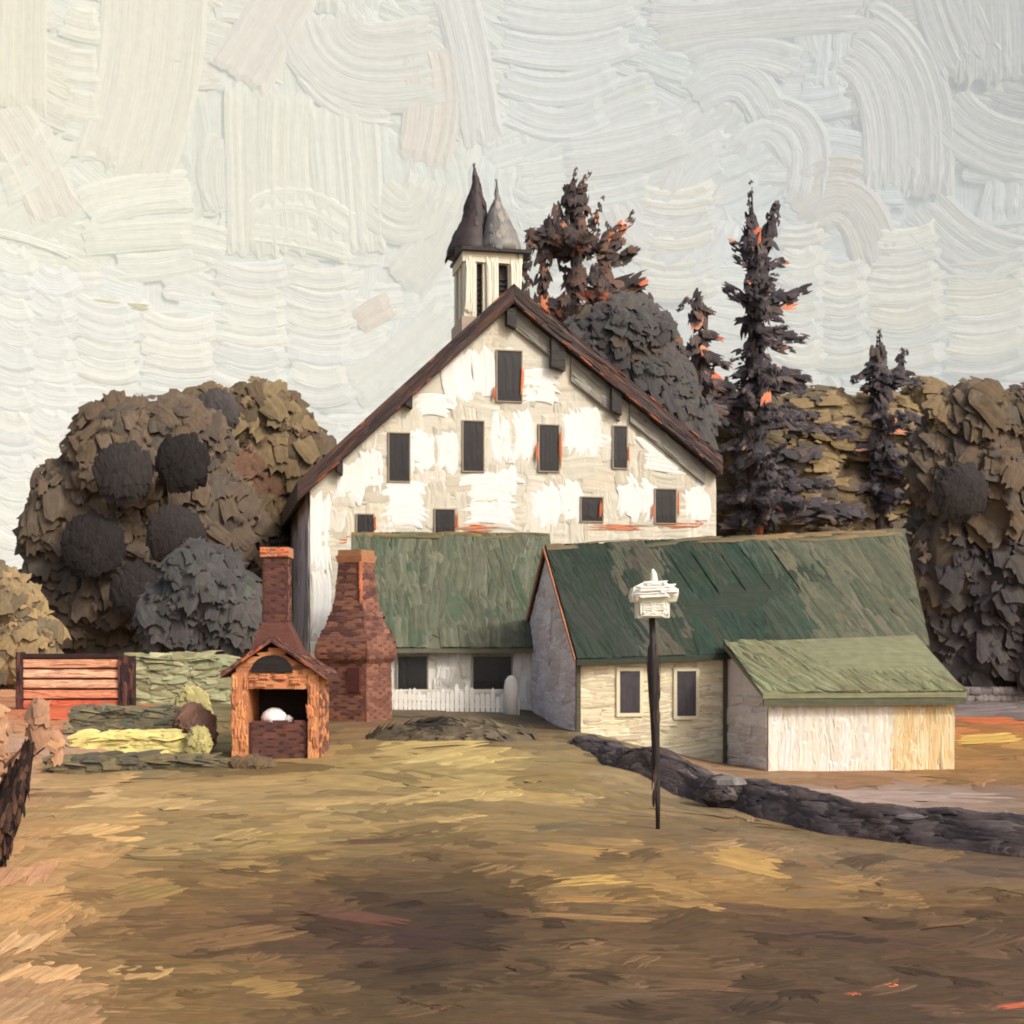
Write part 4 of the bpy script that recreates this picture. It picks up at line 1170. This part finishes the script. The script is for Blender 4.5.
DARKL = C(40, 37, 36, 1.3)
BRN = [C(84, 72, 58, 1.47), C(90, 79, 66, 1.47), C(74, 66, 58, 1.47), C(86, 74, 62, 1.47), C(78, 72, 64, 1.47)]
OLV = [C(104, 92, 68, 1.34), C(112, 98, 72, 1.34), C(94, 82, 64, 1.34), C(86, 74, 58, 1.34), C(118, 102, 76, 1.34)]
BLU = [C(70, 67, 66, 1.39), C(62, 60, 60, 1.39), C(76, 73, 70, 1.39), C(66, 66, 64, 1.39)]
RED = [C(96, 76, 62, 1.3), C(104, 80, 64, 1.3), C(84, 68, 58, 1.3)]
BLD = [C(64, 60, 60, 1.3), C(58, 55, 56, 1.3), C(70, 66, 62, 1.3)]
OCH = [C(122, 106, 78, 1.4), C(110, 96, 72, 1.4), C(132, 114, 82, 1.4), C(96, 86, 68, 1.4), C(84, 76, 64, 1.4)]

broad_tree('broadleaf_tree', 'large rounded brown grey tree with round dark leaf clumps left of the barn', 'tree', 130, 60,
           [(130,470,70,72,BRN),(100,520,72,62,BRN),(70,545,42,58,BRN),(175,450,60,52,BRN),(140,580,85,70,BRN),(200,540,62,80,BRN),(110,440,34,34,BRN),(190,610,75,50,BLU),(95,610,60,46,BRN),(60,490,26,26,BRN),(110,655,60,34,BRN),(170,660,60,30,BLU),(60,630,36,40,BRN),(50,600,30,34,BRN)],
           BRN, [(181,463,25,-4.2,.9),(122,472,27,-4.2,1.6),(92,546,31,-3.5,1.05),(175,535,27,-4.5,1.5),(136,590,24,-4.2,1.35)], .95)
broad_tree('broadleaf_tree', 'olive brown tree rising directly against the left eave of the barn', 'tree', 250, 66,
           [(235,440,48,48,OLV),(210,418,34,30,OLV),(260,425,46,44,OLV),(285,470,44,60,OLV+RED),(250,500,60,70,OLV+RED),(240,560,62,70,BLU+RED),(300,455,30,30,RED+BRN),(280,560,40,80,RED+BRN)],
           OLV, [(216,412,20,-2.5,3.2)], .95)
broad_tree('dense_shrub', 'dark blue grey shrub standing left of the gabled oven chimney', 'shrub', 205, 52,
           [(205,595,45,50,BLU),(180,620,40,36,BLU),(235,615,34,46,BLU+[C(84, 92, 82)]),(215,640,50,22,BLU)], BLU, [], .75, trunk_r=.12, limbs=3)
broad_tree('broadleaf_tree', 'big dark olive tree at the right edge beyond the lean-to', 'tree', 1000, 62,
           [(985,430,55,46,BRN+OLV[2:4]),(1035,440,60,56,BRN+OLV[2:4]),(950,470,36,44,BRN),(990,500,68,70,BRN),(1060,520,70,90,BRN),(960,560,52,70,BRN+BLD),(1010,590,80,70,BLD),(975,640,56,62,BLD),(1050,640,80,70,BLD),(950,420,22,22,OLV),(935,640,26,50,BLD),(960,670,44,34,BLD)],
           BRN, [(962,492,25,-4.0,1.35)], .95)
broad_tree('autumn_tree', 'pale ochre tree at the left edge behind the slatted fence', 'tree', 15, 54,
           [(8,612,30,38,OCH),(-12,592,24,34,OCH),(-40,620,40,50,OCH),(26,640,30,30,OCH),(10,662,44,28,OCH),(2,625,16,22,BLU),(34,672,26,18,OCH)], OCH, [], .75, trunk_r=.16, limbs=3)
broad_tree('round_tree', 'dense rounded charcoal tree peeping over the right slope of the barn roof', 'tree', 630, 74,
           [(622,345,52,48,BLU+BRN[2:3]),(655,380,40,44,BLU+BRN[2:3]),(590,365,40,44,BLU),(640,430,70,60,BLU),(668,340,10,10,RED)], BLU, [], .9)
# ochre bushes on the rise behind the farmhouse
for (px, lob, lab) in [
    (750, [(745,440,44,46,OCH),(735,490,44,50,OCH+BRN[:2]),(770,420,30,26,OCH),(765,480,36,50,OCH+BRN[:2]),(770,520,50,40,OCH+BRN[:2]),(750,585,60,70,OCH+BRN)], 'ochre bush standing directly right of the barn eave'),
    (815, [(820,430,52,42,OCH),(800,480,50,52,OCH),(840,500,46,40,OCH+BRN[:2]),(850,440,36,40,OCH+BRN[:1]),(840,525,60,40,OCH+BRN[:2]),(825,590,60,70,OCH+BRN)], 'ochre bush between the two dark spruces behind the farmhouse'),
    (895, [(885,430,46,40,OCH),(900,480,46,60,OCH+BRN),(925,410,28,30,OCH),(870,510,40,30,OCH),(900,530,50,40,OCH+BRN),(905,595,56,70,OCH+BRN)], 'ochre bush under the smallest spruce, above the right end of the green roof')]:
    broad_tree('autumn_bush', lab, 'bush', px, 84, lob, OCH, [], 1.1, group='ochre bushes on the rise behind the farmhouse', trunk_r=.2, limbs=3, horiz=True)

def spruce(label, px, Y, tip, boughs, cols, acc, size=.7, hot=.04):
    # boughs: (x0, row0, x1, row1, thickness px at start, at end), each a spray of needle strokes
    x = (px - 512) / F * Y
    b = Vector((x, Y, g(x, Y)))
    t = thing('spruce_tree', b, label, 'spruce', 'spruces behind the barn and farmhouse')
    tr = MB(.05)
    ztip = P(px, tip + 6, Y).z
    H = ztip - b.z
    tr.tube([b - Z * .5, b + Z * H * .3, b + Z * H * .7, b + Z * (H * .93), b + Z * H], [.42, .32, .2, .09, .02], C(62, 50, 46), 8)
    tr.build('trunk', M_BARK, t)
    cr = MB(.05)
    k = Y / F
    def spray(a, c, w0, w1, up):
        d = c - a; L = d.length
        n = max(5, int(L / size * (w0 + w1) * .5 * k / size * 5.5) + int(L / size * 4))
        hotb = R.random() < .5
        for i in range(n):
            s = R.random()
            w_ = (w0 * (1 - s) + w1 * s) * k
            off = rdir(); off -= d.normalized() * off.dot(d.normalized()) * .6
            p = a.lerp(c, s) + off * w_ * .5 * R.random() ** .5
            sz = min(size, max(.22, w_ * .95)) * R.uniform(.6, 1.15)
            cc = R.choice(acc) if hotb and R.random() < hot * 2 else R.choice(cols)
            nn = Vector((off.x * .4, -.8, .35)) + rdir() * .25
            cr.bdab(p, nn, d.normalized() + rdir() * (.35 if w_ > .5 else .12) + Z * up, sz * .7, sz * 1.7, jit(cc, .08), lj=.05, rag=.45)
    for (x0, r0, x1, r1, w0, w1) in boughs:
        a, c = P(x0, r0, Y), P(x1, r1, Y)
        spray(a, c, w0, w1, .0)
        dx0, dx1 = a.x - x, c.x - x
        if abs(dx1 - dx0) > .8 and max(abs(dx0), abs(dx1)) > 1.0:     # whorl: the same bough seen running away and towards us
            for an in (R.uniform(58, 78), -R.uniform(58, 78)):
                ca, sa = math.cos(math.radians(an)), math.sin(math.radians(an))
                spray(Vector((x + dx0 * ca, Y + dx0 * sa, a.z)), Vector((x + dx1 * ca, Y + dx1 * sa, c.z)), w0 * .6, w1 * .6, 0)
    cr.build('crown', M_LEAF, t)
    return t
SPD = [C(56, 52, 56, 1.85), C(48, 45, 48, 1.85), C(64, 58, 60, 1.85), C(52, 50, 52, 1.85), C(74, 66, 62, 1.85)]
SPR = [C(74, 64, 60, 1.45), C(66, 59, 57, 1.45), C(86, 70, 62, 1.45), C(92, 72, 62, 1.4), C(60, 55, 55, 1.45)]
ORA = [C(204, 124, 90), C(190, 108, 80), C(200, 142, 112)]
spruce('tallest dark spruce with a bare pointed leader, right of the barn', 752, 80, 181,
       [(750,181,751,215,3,8),(751,215,755,262,10,26),(777,203,764,250,8,18),(756,250,758,400,22,30),(757,400,758,525,30,40),
        (755,262,730,238,14,6),(760,266,786,262,14,6),(752,268,735,258,12,6),(756,280,770,285,20,16),
        (750,305,726,286,18,7),(764,306,808,288,20,8),(756,300,780,318,24,12),(752,318,738,322,14,8),
        (762,334,806,338,16,8),(768,345,796,352,12,6),(748,352,730,360,12,5),(748,372,724,382,14,6),(766,372,812,380,18,10),(762,385,800,390,20,12),
        (750,388,714,396,14,8),(744,408,700,402,18,10),(720,414,738,428,16,12),(764,420,856,434,18,8),(770,410,820,416,14,8),
        (750,440,716,452,14,8),(774,462,818,452,18,10),(772,470,800,472,14,8),(756,455,735,470,20,14),(752,490,722,502,18,10),(770,490,830,484,18,10),
        (764,505,862,514,26,14),(752,518,724,520,18,12)], SPD, ORA, .8, .015)
spruce('smallest dark spruce, its tip standing alone near the right tree', 880, 82, 326,
       [(880,326,880,352,3,9),(880,350,880,400,16,22),(880,400,884,520,18,26),(904,350,894,380,7,14),(876,366,852,382,14,5),(884,378,922,384,18,8),(880,385,862,388,14,8),(882,400,884,412,14,10),
        (878,414,846,424,12,6),(886,418,930,422,16,10),(886,428,926,432,16,12),(876,446,850,450,12,8),(886,456,920,462,20,12),(884,470,932,478,24,14),(878,486,850,492,16,10),(886,496,930,500,22,14)], SPD, ORA[2:], .75, .008)
spruce('reddish brown broad twin topped spruce directly behind the cupola', 574, 80, 168,
       [(576,168,575,196,3,16),(588,174,580,200,5,14),(566,180,572,206,6,16),(574,200,574,244,34,50),(556,214,552,240,16,26),(574,240,572,335,34,24),
        (560,244,530,236,24,12),(534,234,524,262,14,10),(526,262,524,312,10,12),(545,250,543,320,12,14),(560,246,608,250,22,16),
        (608,226,606,300,10,16),(608,250,634,212,16,7),(612,266,636,246,18,8),(606,238,622,222,12,6),(612,290,640,284,26,20),(604,306,604,335,30,50),(634,292,652,310,20,16),(600,300,660,322,24,22),(545,310,575,325,24,30)], SPR, ORA, .9, .05)
spruce('orange tinged broken spruce between the round tree and tallest spruce', 700, 78, 294,
       [(699,294,698,318,10,16),(690,300,676,312,8,6),(699,316,702,400,18,26),(696,304,712,312,14,8),(690,352,664,362,12,8),(704,332,722,340,14,6),(704,356,728,366,18,8),(698,380,680,396,20,16),(704,382,736,392,22,10),(700,400,720,420,26,20),(694,412,690,440,40,40)], SPR + SPD, ORA, .8, .06)

# low garden rows and hedges on the left
def hedge(name, label, cat, px0, px1, row0, row1, Y, depth, cols, size, n, group=None):
    a = (px0 - 512) / F * Y; b = (px1 - 512) / F * Y
    xm = (a + b) / 2
    gz = g(xm, Y)
    top = ZC + (HOR - row0) / F * Y; bot = min(gz - .05, ZC + (HOR - row1) / F * Y)
    m = MB(.04)
    hw = (b - a) / 2; hh = (top - bot)
    m.loft([(xm, Y, bot, hw * 1.25, depth * .62), (xm, Y, bot + hh * .55, hw * 1.27, depth * .62), (xm, Y, bot + hh * .85, hw * 1.2, depth * .5), (xm, Y, bot + hh * .93, hw * .9, depth * .3)], 4, cols[0], 0, .1)
    for _ in range(n):
        f = R.random()
        if f < .6:
            p = Vector((R.uniform(a, b), Y - depth * .45 + R.uniform(-.06, .03), R.uniform(bot, top))); nr = Vector((0, -1, .25))
        else:
            p = Vector((R.uniform(a, b), Y + R.uniform(-.45, .45) * depth, top - R.uniform(0, .08))); nr = Vector((0, -.3, 1))
        m.bdab(p, nr + rdir() * .25, Vector((1, 0, R.uniform(-.2, .2))), size * R.uniform(.4, .8), size * R.uniform(1.2, 2.6), jit(R.choice(cols), .1))
    o = m.build(name, M_LEAF)
    return tag(o, label, cat, group)
hedge('clipped_hedge', 'dark olive clipped hedge in front of the slatted fence', 'hedge', 82, 172, 709, 738, 39, .8, [C(96, 90, 72, 1.5), C(108, 100, 78, 1.5), C(82, 84, 72, 1.5)], .4, 420)
hedge('clipped_hedge', 'yellow green low row of plants between two dark hedges', 'plants', 84, 184, 735, 760, 36.8, .7, [C(182, 172, 112, 1.5), C(168, 158, 102, 1.5), C(192, 180, 118, 1.5)], .42, 420)
hedge('clipped_hedge', 'darkest lowest hedge row, nearest the foreground grass', 'hedge', 62, 214, 758, 781, 34.2, .7, [C(88, 82, 66, 1.5), C(78, 76, 66, 1.5), C(98, 90, 68, 1.5)], .42, 520)
hedge('clipped_hedge', 'pale grey green hedge running between the slatted fence and the oven', 'hedge', 136, 228, 656, 692, 48, .9, [C(136, 138, 108, 1.5), C(146, 144, 112, 1.5), C(122, 120, 92, 1.5)], .5, 420)
def small_shrub(label, px, row0, row1, rpx, Y, cols, n, size=.3):
    x = (px - 512) / F * Y; gz = g(x, Y)
    top = ZC + (HOR - row0) / F * Y
    h = max(.3, top - gz); rx = rpx / F * Y
    m = MB(.04)
    lobe(m, (x, Y, gz + h * .5), (rx, rx * .8, h * .52), n, size, cols)
    m.tube([(x, Y, gz - .2), (x + .04, Y, gz + h * .4)], [.06, .03], C(70, 56, 48), 6)
    for k in range(4):
        a = k * 1.57 + .4
        m.tube([(x, Y, gz + .05), (x + math.cos(a) * rx * .6, Y + math.sin(a) * rx * .5, gz + h * .7)], [.035, .012], C(70, 56, 48), 5)
    o = m.build('shrub', M_LEAF)
    tag(o, label, 'shrub', None)
small_shrub('maroon brown shrub between the garden rows and the oven', 196, 708, 742, 20, 37.2, [C(112, 84, 72), C(98, 74, 66), C(124, 94, 78)], 260)
small_shrub('pale yellow green shrub above the maroon one', 192, 688, 712, 15, 41.5, [C(176, 166, 114), C(162, 152, 104), C(150, 146, 106)], 200)
small_shrub('tiny yellow green tuft between the maroon shrub and the darkest hedge', 198, 728, 752, 10, 36.2, [C(172, 164, 108), C(158, 150, 100)], 120, .24)
small_shrub('small dark tuft on the grass before the gabled oven', 252, 766, 786, 20, 33.6, [C(104, 86, 64), C(92, 80, 64)], 120, .24)
# foreground: dark leaning stump with dry orange shrub at the left edge
sp = ground_hit(-6, 868)
st = MB(.02)
YS = sp.y
q = lambda px, row: Vector(((px - 512) / F * YS, YS, ZC + (HOR - row) / F * YS))
st.tube([q(-26, 900), q(-12, 862), q(2, 826), q(13, 796), q(22, 770), q(29, 752), q(34, 742)], [.13, .19, .2, .17, .12, .06, .01], C(52, 40, 36), 9, .12)
for k in range(150):
    s = R.random(); a = R.uniform(PI, 2 * PI)
    c0 = q(-12, 862).lerp(q(28, 750), s); rr = .2 * math.sin(PI * (.25 + .72 * s)) + .02
    st.dab(c0 + Vector((math.cos(a) * rr, math.sin(a) * rr, 0)), Vector((math.cos(a), math.sin(a), .1)), q(22, 750) - q(-8, 862), .1, .4, jit(R.choice([C(44, 36, 34), C(60, 46, 40), C(84, 62, 50), C(36, 30, 30)]), .2), bulge=.1)
o = st.build('tree_stump', M_BARK, None, True)
tag(o, 'dark leaning pointed stump at the left edge of the foreground', 'stump')
PCH = [C(176, 136, 106, .95), C(166, 128, 102, .95), C(184, 144, 108, .95), C(156, 122, 98, .95)]
bx = ground_hit(-30, 800)
ds = thing('dry_shrub', bx, 'loose dry peach coloured shrub at the left edge behind the leaning stump', 'shrub')
m = MB(.03); tw = MB(.03)
for (px, row, rp, rr, n) in [(-44,770,44,56,200),(-8,742,16,40,60),(40,728,9,30,34),(52,742,6,20,14),(-10,790,18,34,70)]:
    c_, r_ = pl(px, row, bx.y, rp, rr)
    lobe(m, c_, r_, n, .34, PCH, .1, sub=0, core=False)
    tw.tube([bx, bx.lerp(Vector(c_), .6) + Vector((.05, 0, 0)), Vector(c_)], [.05, .03, .01], C(96, 70, 58), 6)
m.build('crown', M_LEAF, ds); tw.build('twigs', M_BARK, ds)

# ------------------------------------------------------------------ light, sky, camera
el, az = math.radians(38), math.atan2(.74, -.67)     # azimuth measured from +Y towards +X
tosun = Vector((math.sin(az) * math.cos(el), math.cos(az) * math.cos(el), math.sin(el)))
sl_ = bpy.data.lights.new('sun', 'SUN'); sl_.energy = 1.35; sl_.angle = math.radians(6); sl_.color = (1, .985, .96)
so = bpy.data.objects.new('sun', sl_); COL.objects.link(so)
so.rotation_euler = (-tosun).to_track_quat('-Z', 'Y').to_euler(); so.location = (20, -20, 40)
wd = bpy.data.worlds.new('World'); sc.world = wd; wd.use_nodes = True
nt = wd.node_tree
skt = nt.nodes.new('ShaderNodeTexSky'); skt.sky_type = 'NISHITA'; skt.sun_disc = False
skt.dust_density = 6.0; skt.air_density = .7; skt.ozone_density = .3; skt.sun_elevation = el; skt.sun_rotation = az
nt.links.new(skt.outputs[0], nt.nodes['Background'].inputs[0]); nt.nodes['Background'].inputs[1].default_value = .15
cam = bpy.data.cameras.new('camera'); co = bpy.data.objects.new('camera', cam); COL.objects.link(co)
co.location = (0, 0, ZC); co.rotation_euler = (PI / 2, 0, 0)
cam.sensor_width = 36; cam.lens = F / 1024 * 36; cam.shift_y = (HOR - 512) / 1024; cam.clip_end = 1000; cam.clip_start = .1
sc.camera = co
sc.cycles.filter_width = 1.9
sc.view_settings.view_transform = 'Standard'; sc.view_settings.look = 'None'; sc.view_settings.exposure = .12; sc.view_settings.gamma = 1
sc.view_settings.use_curve_mapping = False
